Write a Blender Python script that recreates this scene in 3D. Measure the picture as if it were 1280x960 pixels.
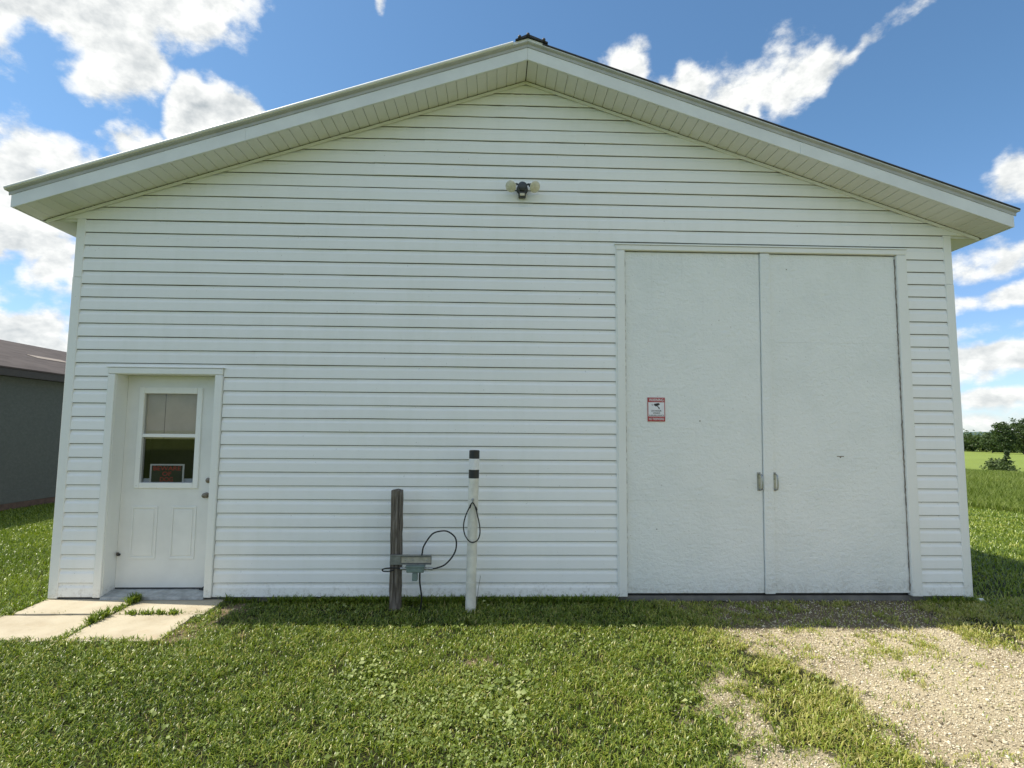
import bpy, bmesh, math, random
import numpy as np
from mathutils import Vector, Matrix

for o in list(bpy.data.objects):
    bpy.data.objects.remove(o)
random.seed(7)
rng = np.random.default_rng(11)
scene = bpy.context.scene
COL = scene.collection

# ------------------------------------------------------------------ camera
CAM = (4.0342, -5.4061, 1.5221)
YAW, PITCH, ROLL = .0318, .0877, .0079
cam_data = bpy.data.cameras.new('camera')
cam = bpy.data.objects.new('camera', cam_data)
COL.objects.link(cam)
cam_data.sensor_width = 36
cam_data.sensor_fit = 'HORIZONTAL'
cam_data.lens = 700.0 / 1280 * 36
cam_data.clip_start = .05
cam_data.clip_end = 20000
fwd = Vector((math.sin(YAW) * math.cos(PITCH), math.cos(YAW) * math.cos(PITCH), math.sin(PITCH)))
rgt = Vector((math.cos(YAW), -math.sin(YAW), 0))
upv = rgt.cross(fwd)
r2 = math.cos(ROLL) * rgt + math.sin(ROLL) * upv
u2 = -math.sin(ROLL) * rgt + math.cos(ROLL) * upv
cam.matrix_world = Matrix(((r2.x, u2.x, -fwd.x, CAM[0]), (r2.y, u2.y, -fwd.y, CAM[1]),
                           (r2.z, u2.z, -fwd.z, CAM[2]), (0, 0, 0, 1)))
scene.camera = cam

# ------------------------------------------------------------------ sun, exposure
KX, KY = .586, -.060            # sideways shadow offset per metre of height
to_sun = Vector((-KX, -KY, 1)).normalized()
SUN_EL = math.asin(to_sun.z)
SUN_AZ = math.atan2(to_sun.x, to_sun.y)
sd = bpy.data.lights.new('sun', 'SUN')
sd.energy = 5.0
sd.angle = math.radians(.53)
sd.color = (1, .925, .78)
sun = bpy.data.objects.new('sun', sd)
COL.objects.link(sun)
sun.rotation_euler = to_sun.to_track_quat('Z', 'Y').to_euler()
scene.view_settings.view_transform = 'Standard'
scene.view_settings.look = 'None'
scene.view_settings.exposure = 0.3
scene.view_settings.gamma = 1
scene.view_settings.use_curve_mapping = False
scene.render.engine = 'CYCLES'
cy = scene.cycles
cy.max_bounces = 6
cy.diffuse_bounces = 4
cy.glossy_bounces = 2
cy.transmission_bounces = 4
cy.transparent_max_bounces = 6
cy.caustics_reflective = False
cy.caustics_refractive = False


# ------------------------------------------------------------------ node helpers
class NT:
    def __init__(s, tree):
        s.t = tree

    def n(s, typ, **kw):
        nd = s.t.nodes.new(typ)
        for k, v in kw.items():
            setattr(nd, k, v)
        return nd

    def set(s, sock, v):
        if isinstance(v, bpy.types.NodeSocket):
            s.t.links.new(v, sock)
        elif isinstance(v, (tuple, list)) and len(v) == 3 and sock.type == 'RGBA':
            sock.default_value = (*v, 1)
        else:
            sock.default_value = v

    def math(s, op, a, b=0.0, c=None, clamp=False):
        nd = s.n('ShaderNodeMath', operation=op, use_clamp=clamp)
        s.set(nd.inputs[0], a)
        s.set(nd.inputs[1], b)
        if c is not None:
            s.set(nd.inputs[2], c)
        return nd.outputs[0]

    def vmath(s, op, a, b=None, scale=None):
        nd = s.n('ShaderNodeVectorMath', operation=op)
        s.set(nd.inputs[0], a)
        if b is not None:
            s.set(nd.inputs[1], b)
        if scale is not None:
            s.set(nd.inputs['Scale'], scale)
        return nd.outputs['Value'] if op in ('LENGTH', 'DOT_PRODUCT') else nd.outputs[0]

    def noise(s, vec, scale, detail=4, rough=.55, dist=0, out=0):
        nd = s.n('ShaderNodeTexNoise')
        if vec is not None:
            s.set(nd.inputs['Vector'], vec)
        nd.inputs['Scale'].default_value = scale
        nd.inputs['Detail'].default_value = detail
        nd.inputs['Roughness'].default_value = rough
        nd.inputs['Distortion'].default_value = dist
        return nd.outputs[out]

    def smooth(s, v, a, b, lo=0.0, hi=1.0):
        nd = s.n('ShaderNodeMapRange', interpolation_type='SMOOTHSTEP')
        s.set(nd.inputs[0], v)
        for i, x in enumerate((a, b, lo, hi)):
            s.set(nd.inputs[i + 1], x)
        return nd.outputs[0]

    def mix(s, f, a, b, blend='MIX'):
        nd = s.n('ShaderNodeMix', data_type='RGBA', blend_type=blend)
        s.set(nd.inputs[0], f)
        s.set(nd.inputs[6], a)
        s.set(nd.inputs[7], b)
        return nd.outputs[2]

    def ramp(s, f, stops):
        nd = s.n('ShaderNodeValToRGB')
        s.set(nd.inputs[0], f)
        els = nd.color_ramp.elements
        while len(els) < len(stops):
            els.new(.5)
        for e, (p, c) in zip(els, stops):
            e.position = p
            e.color = (*c, 1)
        return nd.outputs[0]


# ------------------------------------------------------------------ world: sky and clouds
world = bpy.data.worlds.new('World')
scene.world = world
world.use_nodes = True
wt = world.node_tree
wt.nodes.clear()
W = NT(wt)
sky = W.n('ShaderNodeTexSky', sky_type='NISHITA', sun_disc=False)
sky.sun_elevation = SUN_EL
sky.sun_rotation = SUN_AZ
sky.altitude = 600
sky.air_density = 1.0
sky.dust_density = .8
sky.ozone_density = 1.5
SKY_STRENGTH = .14
tc = W.n('ShaderNodeTexCoord')
D = W.vmath('NORMALIZE', tc.outputs['Generated'])
sep = W.n('ShaderNodeSeparateXYZ')
W.set(sep.inputs[0], D)
deg = 180 / math.pi
az = W.math('MULTIPLY', W.math('ARCTAN2', sep.outputs[0], sep.outputs[1]), deg)
el = W.math('MULTIPLY', W.math('ARCSINE', sep.outputs[2]), deg)
comb = W.n('ShaderNodeCombineXYZ')
W.set(comb.inputs[0], az)
W.set(comb.inputs[1], el)
warp = W.vmath('SUBTRACT', W.noise(D, 9, 3, .6, out=1), (.5, .5, .5))
P = W.vmath('ADD', comb.outputs[0], W.vmath('SCALE', warp, scale=5.0))
# azimuth, elevation, radii, tilt (all degrees), weight
clouds = [(-39, 32.5, 12, 4.6, 12, 1.5), (-30.5, 34.6, 6.5, 3.2, 20, 1.3), (-35.5, 29.0, 5, 3.0, 10, 1.3),
          (-28.6, 25.4, 3.4, 4.6, 0, 1.9), (-25.2, 26.0, 3.2, 3.4, 0, 1.8), (-33.4, 21.9, 2.8, 2.8, 0, 1.5),
          (-40, 19.3, 4.8, 4.0, 0, 1.3), (-43, 15, 7, 4.2, 0, 1.2), (-38.3, 13.2, 3.6, 2.6, 0, 1.1),
          (-40, 7.0, 8, 2.5, 0, 1.1), (-46, 6, 8, 3.5, 0, 1),
          (13.4, 34.4, 2.5, 1.7, 10, .9), (19.5, 31.8, 4.2, 2.5, 8, .95), (25.5, 30.6, 5.6, 3.2, 12, .95),
          (30.2, 30.3, 3.6, 2.0, 15, .9), (36.0, 32.0, 5.0, .75, 24, .62), (45, 19.3, 2.8, 1.9, 15, .9),
          (43.5, 13.6, 5, 1.2, 0, .9), (45, 10.9, 7, 1.0, 2, 1.1), (41.5, 8.3, 2.4, .7, 0, .6), (44, 6.0, 6, 1.5, 2, 1.2),
          (43, 3.0, 5, .7, 0, .8), (47, 1.2, 9, 1.0, 0, .8), (-12.8, 38.1, .6, 1.3, -20, .6)]

def cloud_field(Pv):
    dens = None
    for (a, e, ra, re, rot, w) in clouds:
        mp = W.n('ShaderNodeMapping', vector_type='TEXTURE')
        W.set(mp.inputs[0], Pv)
        mp.inputs['Location'].default_value = (a, e, 0)
        mp.inputs['Rotation'].default_value = (0, 0, math.radians(rot))
        mp.inputs['Scale'].default_value = (ra * 1.15, re * 1.15, 1)
        r = W.vmath('LENGTH', mp.outputs[0])
        b = W.math('MULTIPLY_ADD', r, -w, w)
        dens = b if dens is None else W.math('MAXIMUM', dens, b)
    return dens


dens = W.math('MAXIMUM', cloud_field(P), -1.5)
# unseen broken cumulus added all round from one broad noise, thickened as fill light
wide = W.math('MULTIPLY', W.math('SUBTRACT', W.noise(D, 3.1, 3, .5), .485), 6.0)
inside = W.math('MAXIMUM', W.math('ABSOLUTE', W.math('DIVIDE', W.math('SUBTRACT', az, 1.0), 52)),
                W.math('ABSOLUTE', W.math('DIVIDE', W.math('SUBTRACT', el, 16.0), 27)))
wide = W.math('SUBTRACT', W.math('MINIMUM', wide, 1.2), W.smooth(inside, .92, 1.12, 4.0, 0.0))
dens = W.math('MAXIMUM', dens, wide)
fb = W.noise(W.vmath('MULTIPLY', D, (1, 1, 1.5)), 13, 8, .64)
fb2 = W.noise(W.vmath('ADD', W.vmath('MULTIPLY', D, (1, 1, 1.5)), (-.012, 0, .018)), 13, 4, .6)
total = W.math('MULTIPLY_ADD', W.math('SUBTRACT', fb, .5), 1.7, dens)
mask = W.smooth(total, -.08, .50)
# relief: density towards the sun against density here; thick cloud greyer
relief = W.math('MULTIPLY', W.math('SUBTRACT', fb, fb2), 2.2)
soft = W.noise(W.vmath('MULTIPLY', D, (1, 1, 2.2)), 7, 4, .55)
thick = W.math('MULTIPLY', W.smooth(total, .15, 1.5), W.smooth(soft, .36, .70, .0, .42))
lum = W.math('SUBTRACT', W.math('ADD', .90, relief), thick, clamp=True)
ccol = W.mix(lum, (.25, .30, .335), (.86, .865, .84))
cl = W.vmath('SCALE', ccol, scale=1.0 / SKY_STRENGTH)
skyc = W.vmath('MULTIPLY', sky.outputs[0], W.mix(W.smooth(el, 0, 28), (.80, .90, 1.10), (.71, .94, 1.01)))
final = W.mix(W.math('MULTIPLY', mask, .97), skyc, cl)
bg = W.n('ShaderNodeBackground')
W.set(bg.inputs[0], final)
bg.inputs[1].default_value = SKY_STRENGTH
wo = W.n('ShaderNodeOutputWorld')
wt.links.new(bg.outputs[0], wo.inputs[0])
world.cycles.sampling_method = 'MANUAL'
world.cycles.sample_map_resolution = 512


# ------------------------------------------------------------------ materials
def mat(name, build):
    m = bpy.data.materials.new(name)
    m.use_nodes = True
    t = m.node_tree
    t.nodes.clear()
    N = NT(t)
    out = N.n('ShaderNodeOutputMaterial')
    b = N.n('ShaderNodeBsdfPrincipled')
    t.links.new(b.outputs[0], out.inputs[0])
    build(N, b, out)
    return m


def geo_pos(N):
    return N.n('ShaderNodeNewGeometry').outputs['Position']


def bump(N, b, h, strength=.3, dist=.01):
    bp = N.n('ShaderNodeBump')
    bp.inputs['Strength'].default_value = strength
    bp.inputs['Distance'].default_value = dist
    N.set(bp.inputs['Height'], h)
    N.t.links.new(bp.outputs[0], b.inputs['Normal'])


def simple(name, col, rough=.5, metal=0, var=.12, scale=12, bstr=0, bscale=80, spec=.5):
    def f(N, b, out):
        p = geo_pos(N)
        v = N.noise(p, scale, 6, .6)
        c = N.mix(N.smooth(v, .3, .72), tuple(x * (1 - var) for x in col), tuple(min(1, x * (1 + var * .6)) for x in col))
        N.set(b.inputs['Base Color'], c)
        N.set(b.inputs['Roughness'], N.math('MULTIPLY_ADD', v, .2, rough - .1))
        b.inputs['Metallic'].default_value = metal
        b.inputs['Specular IOR Level'].default_value = spec
        if bstr:
            bump(N, b, N.noise(p, bscale, 4, .6), bstr, .004)
    return mat(name, f)


def vinyl(name, col, grime=.35):
    """white vinyl with washed-down streaks and grime in the upper gable"""
    def f(N, b, out):
        p = geo_pos(N)
        streak = N.noise(N.vmath('MULTIPLY', p, (5, 5, .6)), 1.6, 6, .65)
        fine = N.noise(N.vmath('MULTIPLY', p, (3, 3, 14)), 6, 5, .6)
        blot = N.noise(p, 1.1, 5, .6)
        d = N.math('MULTIPLY', N.smooth(N.math('MULTIPLY_ADD', streak, .5, N.math('MULTIPLY', blot, .5)), .44, .70), grime)
        c = N.mix(d, col, (col[0] * .66, col[1] * .68, col[2] * .55))
        c = N.mix(N.math('MULTIPLY', N.smooth(fine, .5, .75), .10), c, (col[0] * .7, col[1] * .7, col[2] * .62))
        oi = N.n('ShaderNodeObjectInfo')
        c = N.mix(N.math('MULTIPLY', oi.outputs['Random'], .14), c, (col[0] * .80, col[1] * .79, col[2] * .74))
        sx = N.n('ShaderNodeSeparateXYZ')
        N.set(sx.inputs[0], p)
        foot = N.math('MULTIPLY', N.smooth(N.math('MULTIPLY_ADD', N.noise(p, 9, 5, .7), .34, sx.outputs[2]), .32, .16), N.smooth(N.noise(p, 30, 4, .7), .45, .68, .03, .42))
        c = N.mix(foot, c, (.30, .26, .19))
        sp = N.noise(p, 55, 2, .5)
        c = N.mix(N.smooth(sp, .735, .77, 0, .5), c, (.2, .18, .14))
        N.set(b.inputs['Base Color'], c)
        N.set(b.inputs['Roughness'], N.math('MULTIPLY_ADD', blot, .25, .36))
        bump(N, b, N.math('ADD', N.noise(N.vmath('MULTIPLY', p, (.8, .8, 2)), 3, 2, .5), N.math('MULTIPLY', fine, .06)), .35, .006)
    return mat(name, f)


M = {}
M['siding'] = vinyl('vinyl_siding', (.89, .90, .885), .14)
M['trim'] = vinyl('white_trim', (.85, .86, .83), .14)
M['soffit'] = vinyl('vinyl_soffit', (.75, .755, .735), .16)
M['fascia'] = simple('fascia_metal', (.76, .78, .77), .38, 0, .07, 3)
M['drip'] = simple('drip_edge_metal', (.44, .45, .44), .45, .0, .12, 5)
M['roof_metal'] = simple('white_roof_sheet', (.80, .80, .78), .4, 0, .08, 4)
M['ridge'] = simple('dark_ridge_cap', (.035, .035, .04), .55, 0, .2, 20)
M['black'] = simple('black_rubber', (.012, .012, .013), .5, 0, .2, 30)
M['galv'] = simple('galvanised_steel', (.36, .37, .36), .42, .75, .2, 25)
M['steel'] = simple('pull_handle_steel', (.42, .43, .42), .3, .9, .12, 30)
M['bronze'] = simple('worn_brass', (.24, .21, .17), .42, .7, .25, 60)
M['concrete_dark'] = simple('foundation_concrete', (.20, .19, .17), .9, 0, .25, 7, .4, 60)
M['door_paint'] = simple('white_door_paint', (.78, .79, .76), .38, 0, .06, 3, .08, 30)
M['pvc'] = simple('cream_pvc', (.74, .72, .64), .38, 0, .16, 9)
M['tape_black'] = simple('black_tape', (.018, .02, .02), .35, 0, .1, 30)
M['tape_white'] = simple('white_tape', (.80, .80, .80), .3, 0, .05, 30)
M['box_grey'] = simple('grey_green_box', (.17, .23, .21), .5, 0, .2, 30)
M['plate'] = simple('weathered_plate', (.42, .40, .33), .6, .1, .2, 30)
M['bar'] = simple('grey_steel_bar', (.25, .26, .25), .5, .5, .25, 25)
M['lamp_body'] = simple('floodlight_body', (.06, .065, .07), .5, 0, .2, 40)
M['lamp_glass'] = simple('cream_lamp_glass', (.66, .63, .50), .25, 0, .12, 40)
M['inside'] = simple('shop_inside', (.06, .055, .05), .9, 0, .2, 3)
M['blind'] = simple('beige_blind', (.80, .73, .56), .85, 0, .08, 6)
M['red'] = simple('sign_red', (.42, .05, .05), .4, 0, .1, 40)
M['dog_red'] = simple('sign_bright_red', (.50, .03, .04), .4, 0, .08, 40)
M['sign_white'] = simple('sign_white', (.78, .79, .82), .35, 0, .05, 40)
M['sign_black'] = simple('sign_black', (.012, .012, .014), .35, 0, .1, 40)
M['shed_trim'] = simple('shed_dark_trim', (.045, .038, .034), .7, 0, .2, 9)
M['scrap'] = simple('plastic_scrap', (.75, .76, .78), .4, 0, .05, 40)


def f_door_sheet(N, b, out):
    p = geo_pos(N)
    c = N.mix(N.smooth(N.noise(p, 1.7, 6, .6), .4, .75), (.82, .845, .82), (.76, .79, .765))
    c = N.mix(N.smooth(N.noise(p, 42, 3, .5), .70, .75, 0, .5), c, (.35, .32, .28))
    N.set(b.inputs['Base Color'], c)
    sx = N.n('ShaderNodeSeparateXYZ')
    N.set(sx.inputs[0], p)
    foot = N.math('MULTIPLY', N.smooth(N.math('MULTIPLY_ADD', N.noise(p, 6, 5, .7), .5, sx.outputs[2]), .48, .22), N.smooth(N.noise(p, 24, 4, .7), .40, .66, .05, .5))
    c = N.mix(foot, c, (.36, .32, .25))
    run = N.noise(N.vmath('MULTIPLY', p, (16, 16, .35)), 1.3, 5, .65)
    c = N.mix(N.smooth(run, .60, .80, 0, .22), c, (.52, .50, .44))
    N.set(b.inputs['Base Color'], c)
    b.inputs['Roughness'].default_value = .36
    h = N.math('ADD', N.noise(p, 26, 4, .55, .6), N.math('MULTIPLY', N.noise(p, 90, 3, .6), .35))
    h = N.math('ADD', h, N.math('MULTIPLY', N.noise(N.vmath('MULTIPLY', p, (1, 1, 4)), 7, 4, .6), .6))
    bump(N, b, h, .75, .011)


M['door_sheet'] = mat('thick_white_brushed_paint', f_door_sheet)


def f_glass(N, b, out):
    t = N.t
    g = N.n('ShaderNodeBsdfGlossy')
    g.inputs['Roughness'].default_value = .02
    tr = N.n('ShaderNodeBsdfTransparent')
    tr.inputs[0].default_value = (.82, .82, .82, 1)
    fr = N.n('ShaderNodeLayerWeight')
    fr.inputs[0].default_value = .25
    mx = N.n('ShaderNodeMixShader')
    t.links.new(N.math('MULTIPLY_ADD', N.math('POWER', fr.outputs[1], 3.0), .8, .035), mx.inputs[0])
    t.links.new(tr.outputs[0], mx.inputs[1])
    t.links.new(g.outputs[0], mx.inputs[2])
    t.links.new(mx.outputs[0], out.inputs[0])


M['glass'] = mat('window_glass', f_glass)


def f_wood(N, b, out):
    p = geo_pos(N)
    g = N.noise(N.vmath('MULTIPLY', p, (30, 30, 1.6)), 2.2, 6, .65, .4)
    c = N.ramp(g, [(.32, (.035, .028, .022)), (.5, (.13, .11, .088)), (.66, (.26, .235, .20))])
    k = N.noise(N.vmath('MULTIPLY', p, (14, 14, 5)), 1.5, 3, .5)
    c = N.mix(N.smooth(k, .66, .74), c, (.035, .028, .022))
    N.set(b.inputs['Base Color'], c)
    b.inputs['Roughness'].default_value = .88
    bump(N, b, g, 1.0, .014)


M['wood'] = mat('weathered_wood', f_wood)


def f_slab(N, b, out):
    p = geo_pos(N)
    n1 = N.noise(p, 2.6, 7, .65)
    n2 = N.noise(p, 120, 3, .6)
    c = N.ramp(n1, [(.3, (.36, .30, .21)), (.5, (.45, .395, .295)), (.7, (.51, .455, .35))])
    c = N.mix(N.smooth(n2, .55, .75, 0, .35), c, (.24, .2, .15))
    rust = N.smooth(N.noise(N.vmath('ADD', p, (3, 1, 0)), 1.9, 5, .6), .58, .75, 0, .45)
    c = N.mix(rust, c, (.40, .27, .16))
    N.set(b.inputs['Base Color'], c)
    b.inputs['Roughness'].default_value = .92
    bump(N, b, N.math('ADD', n2, n1), .35, .004)


M['slab'] = mat('old_concrete_slab', f_slab)


def f_ground(N, b, out):
    p = geo_pos(N)
    at = N.n('ShaderNodeAttribute', attribute_name='gcol')
    n1 = N.noise(p, 55, 5, .65)
    n2 = N.noise(p, .9, 6, .6)
    n3 = N.noise(N.vmath('MULTIPLY', p, (.012, .05, 1)), 1.2, 6, .6)
    f = N.math('ADD', N.math('MULTIPLY_ADD', n1, .9, .1), N.math('MULTIPLY_ADD', n2, .5, .1))
    f = N.math('MULTIPLY', f, N.math('MULTIPLY_ADD', n3, .5, .78))
    c = N.vmath('SCALE', at.outputs['Color'], scale=f)
    N.set(b.inputs['Base Color'], c)
    b.inputs['Roughness'].default_value = .95
    b.inputs['Specular IOR Level'].default_value = .15
    vo = N.n('ShaderNodeTexVoronoi')
    N.set(vo.inputs['Vector'], p)
    vo.inputs['Scale'].default_value = 70
    bump(N, b, N.math('SUBTRACT', n1, vo.outputs['Distance']), .7, .012)


M['ground'] = mat('ground_soil', f_ground)


def leafy(name, stops, transl=.35, rough=.42, spec=.5):
    def f(N, b, out):
        t = N.t
        at = N.n('ShaderNodeAttribute', attribute_name='tint')
        c = N.ramp(at.outputs['Fac'], stops)
        N.set(b.inputs['Base Color'], c)
        b.inputs['Roughness'].default_value = rough
        b.inputs['Specular IOR Level'].default_value = spec
        tr = N.n('ShaderNodeBsdfTranslucent')
        N.set(tr.inputs[0], N.mix(1.0, c, (1.25, 1.35, .6), 'MULTIPLY'))
        mx = N.n('ShaderNodeMixShader')
        mx.inputs[0].default_value = transl
        t.links.new(b.outputs[0], mx.inputs[1])
        t.links.new(tr.outputs[0], mx.inputs[2])
        t.links.new(mx.outputs[0], out.inputs[0])
    return mat(name, f)


M['grass'] = leafy('grass_blades', [(0, (.034, .068, .008)), (.35, (.118, .180, .020)), (.65, (.232, .300, .036)), (.85, (.35, .38, .07)), (1, (.52, .43, .20))], .27, .36, .45)
M['clover'] = leafy('clover_leaves', [(0, (.10, .15, .03)), (.6, (.22, .28, .075)), (1, (.46, .50, .22))], .3, .50, .3)
M['tall'] = leafy('tall_grass_blades', [(0, (.10, .145, .025)), (.5, (.175, .235, .042)), (.85, (.25, .29, .07)), (1, (.33, .28, .12))], .35, .5, .3)
M['leaf'] = leafy('tree_leaves', [(0, (.046, .076, .030)), (.5, (.088, .13, .05)), (1, (.145, .185, .075))], .28, .5, .3)
M['bark'] = simple('tree_bark', (.11, .09, .07), .9, 0, .3, 6)


def f_stone(N, b, out):
    at = N.n('ShaderNodeAttribute', attribute_name='tint')
    c = N.ramp(at.outputs['Fac'], [(0, (.12, .09, .05)), (.2, (.33, .275, .185)), (.5, (.55, .48, .345)), (.8, (.67, .60, .45)), (1, (.77, .72, .58))])
    N.set(b.inputs['Base Color'], c)
    b.inputs['Roughness'].default_value = .85


M['stone'] = mat('crushed_gravel', f_stone)


def f_shedwall(N, b, out):
    p = geo_pos(N)
    n = N.noise(N.vmath('MULTIPLY', p, (1, 1, 1.4)), 14, 6, .7)
    c = N.mix(N.smooth(n, .35, .7), (.085, .095, .088), (.105, .115, .107))
    N.set(b.inputs['Base Color'], c)
    b.inputs['Roughness'].default_value = .9
    bump(N, b, n, .5, .008)


M['shed_wall'] = mat('grey_textured_board', f_shedwall)


def f_shingle(N, b, out):
    p = geo_pos(N)
    br = N.n('ShaderNodeTexBrick')
    N.set(br.inputs['Vector'], N.vmath('MULTIPLY', N.n('ShaderNodeTexCoord').outputs['Object'], (1, 1, 1)))
    mp = N.n('ShaderNodeMapping')
    N.set(mp.inputs[0], N.n('ShaderNodeTexCoord').outputs['Object'])
    mp.inputs['Rotation'].default_value = (0, 0, math.radians(90))
    N.t.links.new(mp.outputs[0], br.inputs['Vector'])
    br.inputs['Scale'].default_value = 1
    br.inputs['Brick Width'].default_value = .33
    br.inputs['Row Height'].default_value = .14
    br.inputs['Mortar Size'].default_value = .006
    br.inputs['Color1'].default_value = (.040, .029, .027, 1)
    br.inputs['Color2'].default_value = (.068, .053, .049, 1)
    br.inputs['Mortar'].default_value = (.06, .045, .04, 1)
    n = N.noise(p, 1.5, 6, .65)
    c = N.mix(N.smooth(n, .4, .75, 0, .5), br.outputs[0], (.085, .07, .066))
    N.set(b.inputs['Base Color'], c)
    b.inputs['Roughness'].default_value = .92
    bump(N, b, br.outputs['Fac'], -.5, .01)


M['shingle'] = mat('brown_shingles', f_shingle)
M['hill'] = simple('hazed_far_forest', (.085, .13, .12), 1.0, 0, .3, .004, spec=0)  # bluish air haze put into the forest green


# ------------------------------------------------------------------ mesh helpers
class MB:
    def __init__(s):
        s.v = []
        s.f = []

    def add(s, v, f):
        o = len(s.v)
        s.v += [tuple(p) for p in v]
        s.f += [tuple(i + o for i in q) for q in f]
        return s

    def box(s, x0, x1, y0, y1, z0, z1, sx=0.0):
        """sx leans the top of the box sideways"""
        v = [(x0, y0, z0), (x1, y0, z0), (x1, y1, z0), (x0, y1, z0), (x0 + sx, y0, z1), (x1 + sx, y0, z1), (x1 + sx, y1, z1), (x0 + sx, y1, z1)]
        return s.add(v, [(0, 3, 2, 1), (4, 5, 6, 7), (0, 1, 5, 4), (1, 2, 6, 5), (2, 3, 7, 6), (3, 0, 4, 7)])

    def loft(s, a, b):
        """closed prism between two equal point rings"""
        n = len(a)
        f = [tuple(range(n - 1, -1, -1)), tuple(range(n, 2 * n))]
        f += [(i, (i + 1) % n, (i + 1) % n + n, i + n) for i in range(n)]
        return s.add(list(a) + list(b), f)

    def tube(s, pts, r, n=8, closed=False):
        pts = [Vector(p) for p in pts]
        rings = []
        m = len(pts)
        prev = None
        for i, p in enumerate(pts):
            if closed:
                d = pts[(i + 1) % m] - pts[i - 1]
            else:
                d = pts[min(i + 1, m - 1)] - pts[max(i - 1, 0)]
            d.normalize()
            ref = prev if prev is not None else (Vector((0, 1, 0)) if abs(d.y) < .9 else Vector((1, 0, 0)))
            a = (ref - d * ref.dot(d)).normalized()
            prev = a
            bb = d.cross(a)
            rr = r[i] if isinstance(r, (list, tuple)) else r
            rings.append([p + (a * math.cos(t) + bb * math.sin(t)) * rr for t in [2 * math.pi * k / n for k in range(n)]])
        v = [q for ring in rings for q in ring]
        f = []
        for i in range(m if closed else m - 1):
            j = (i + 1) % m
            for k in range(n):
                f.append((i * n + k, i * n + (k + 1) % n, j * n + (k + 1) % n, j * n + k))
        if not closed:
            f.append(tuple(range(n - 1, -1, -1)))
            f.append(tuple((m - 1) * n + k for k in range(n)))
        return s.add(v, f)

    def lathe(s, prof, origin, axis, n=16):
        """prof = (radius, distance along axis)"""
        o = Vector(origin)
        d = Vector(axis).normalized()
        return s.tube([o + d * t for _, t in prof], [max(r, 1e-4) for r, _ in prof], n)


def curve_pts(pts, n=6):
    """Catmull-Rom through points"""
    P_ = [Vector(p) for p in pts]
    P_ = [P_[0] * 2 - P_[1]] + P_ + [P_[-1] * 2 - P_[-2]]
    out = []
    for i in range(1, len(P_) - 2):
        a, b, c, d = P_[i - 1:i + 3]
        for k in range(n):
            t = k / n
            out.append(.5 * ((2 * b) + (c - a) * t + (2 * a - 5 * b + 4 * c - d) * t * t + (3 * b - a - 3 * c + d) * t ** 3))
    out.append(P_[-2])
    return out


def tag(o, label=None, cat=None, group=None, kind=None):
    for k, v in (('label', label), ('category', cat), ('group', group), ('kind', kind)):
        if v:
            o[k] = v
    return o


LOC = {}


def root(name, loc=(0, 0, 0), **kw):
    e = bpy.data.objects.new(name, None)
    e.location = loc
    e.empty_display_size = .2
    COL.objects.link(e)
    LOC[e] = Vector(loc)
    return tag(e, **kw)


def mesh_from(name, v, f, m, smooth=False):
    me = bpy.data.meshes.new(name)
    me.from_pydata([tuple(p) for p in v], [], f)
    me.materials.append(m)
    if smooth:
        me.polygons.foreach_set('use_smooth', [True] * len(me.polygons))
    me.update()
    return me


def part(name, mb, m, parent=None, smooth=False, bevel=0, **kw):
    """vertices are given in world space; the object sits on its parent's origin"""
    off = LOC.get(parent, Vector((0, 0, 0))) if parent else Vector((0, 0, 0))
    me = mesh_from(name, [Vector(p) - off for p in mb.v], mb.f, m, smooth)
    bm = bmesh.new()
    bm.from_mesh(me)
    bmesh.ops.recalc_face_normals(bm, faces=bm.faces)
    bm.to_mesh(me)
    bm.free()
    if smooth:
        me.polygons.foreach_set('use_smooth', [True] * len(me.polygons))
        me.set_sharp_from_angle(angle=math.radians(40))
    o = bpy.data.objects.new(name, me)
    COL.objects.link(o)
    if parent:
        o.parent = parent
        LOC[o] = off
    else:
        LOC[o] = Vector((0, 0, 0))
    if bevel:
        bv = o.modifiers.new('bevel', 'BEVEL')
        bv.width = bevel
        bv.segments = 2
        bv.limit_method = 'ANGLE'
    return tag(o, **kw)


def text_mesh(txt, x, z, y, width, height, m, name, parent):
    """flat print: letters as thin meshes facing -Y, centred on x, baseline z"""
    cu = bpy.data.curves.new('t', 'FONT')
    cu.body = txt
    cu.align_x = 'CENTER'
    cu.offset = .012
    o = bpy.data.objects.new('t', cu)
    COL.objects.link(o)
    bpy.context.view_layer.update()
    dg = bpy.context.evaluated_depsgraph_get()
    me0 = bpy.data.meshes.new_from_object(o.evaluated_get(dg))
    vs = [v.co.copy() for v in me0.vertices]
    fs = [tuple(p.vertices) for p in me0.polygons]
    bpy.data.objects.remove(o)
    xs = [v.x for v in vs]
    ys = [v.y for v in vs]
    sx = width / (max(xs) - min(xs))
    sy = height / (max(ys) - min(ys))
    cx = (max(xs) + min(xs)) / 2
    mb = MB()
    mb.add([(x + (v.x - cx) * sx, y, z + (v.y - min(ys)) * sy) for v in vs], fs)
    return part(name, mb, m, parent)


# ------------------------------------------------------------------ value noise (numpy)
_lat = rng.random((256, 256))


def vnoise(x, y, s):
    x = np.asarray(x, float) / s + 1000.3
    y = np.asarray(y, float) / s + 1000.7
    xi = np.floor(x).astype(int)
    yi = np.floor(y).astype(int)
    fx = x - xi
    fy = y - yi
    fx = fx * fx * (3 - 2 * fx)
    fy = fy * fy * (3 - 2 * fy)
    g = lambda i, j: _lat[(xi + i) % 256, (yi + j) % 256]
    return (g(0, 0) * (1 - fx) + g(1, 0) * fx) * (1 - fy) + (g(0, 1) * (1 - fx) + g(1, 1) * fx) * fy


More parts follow.
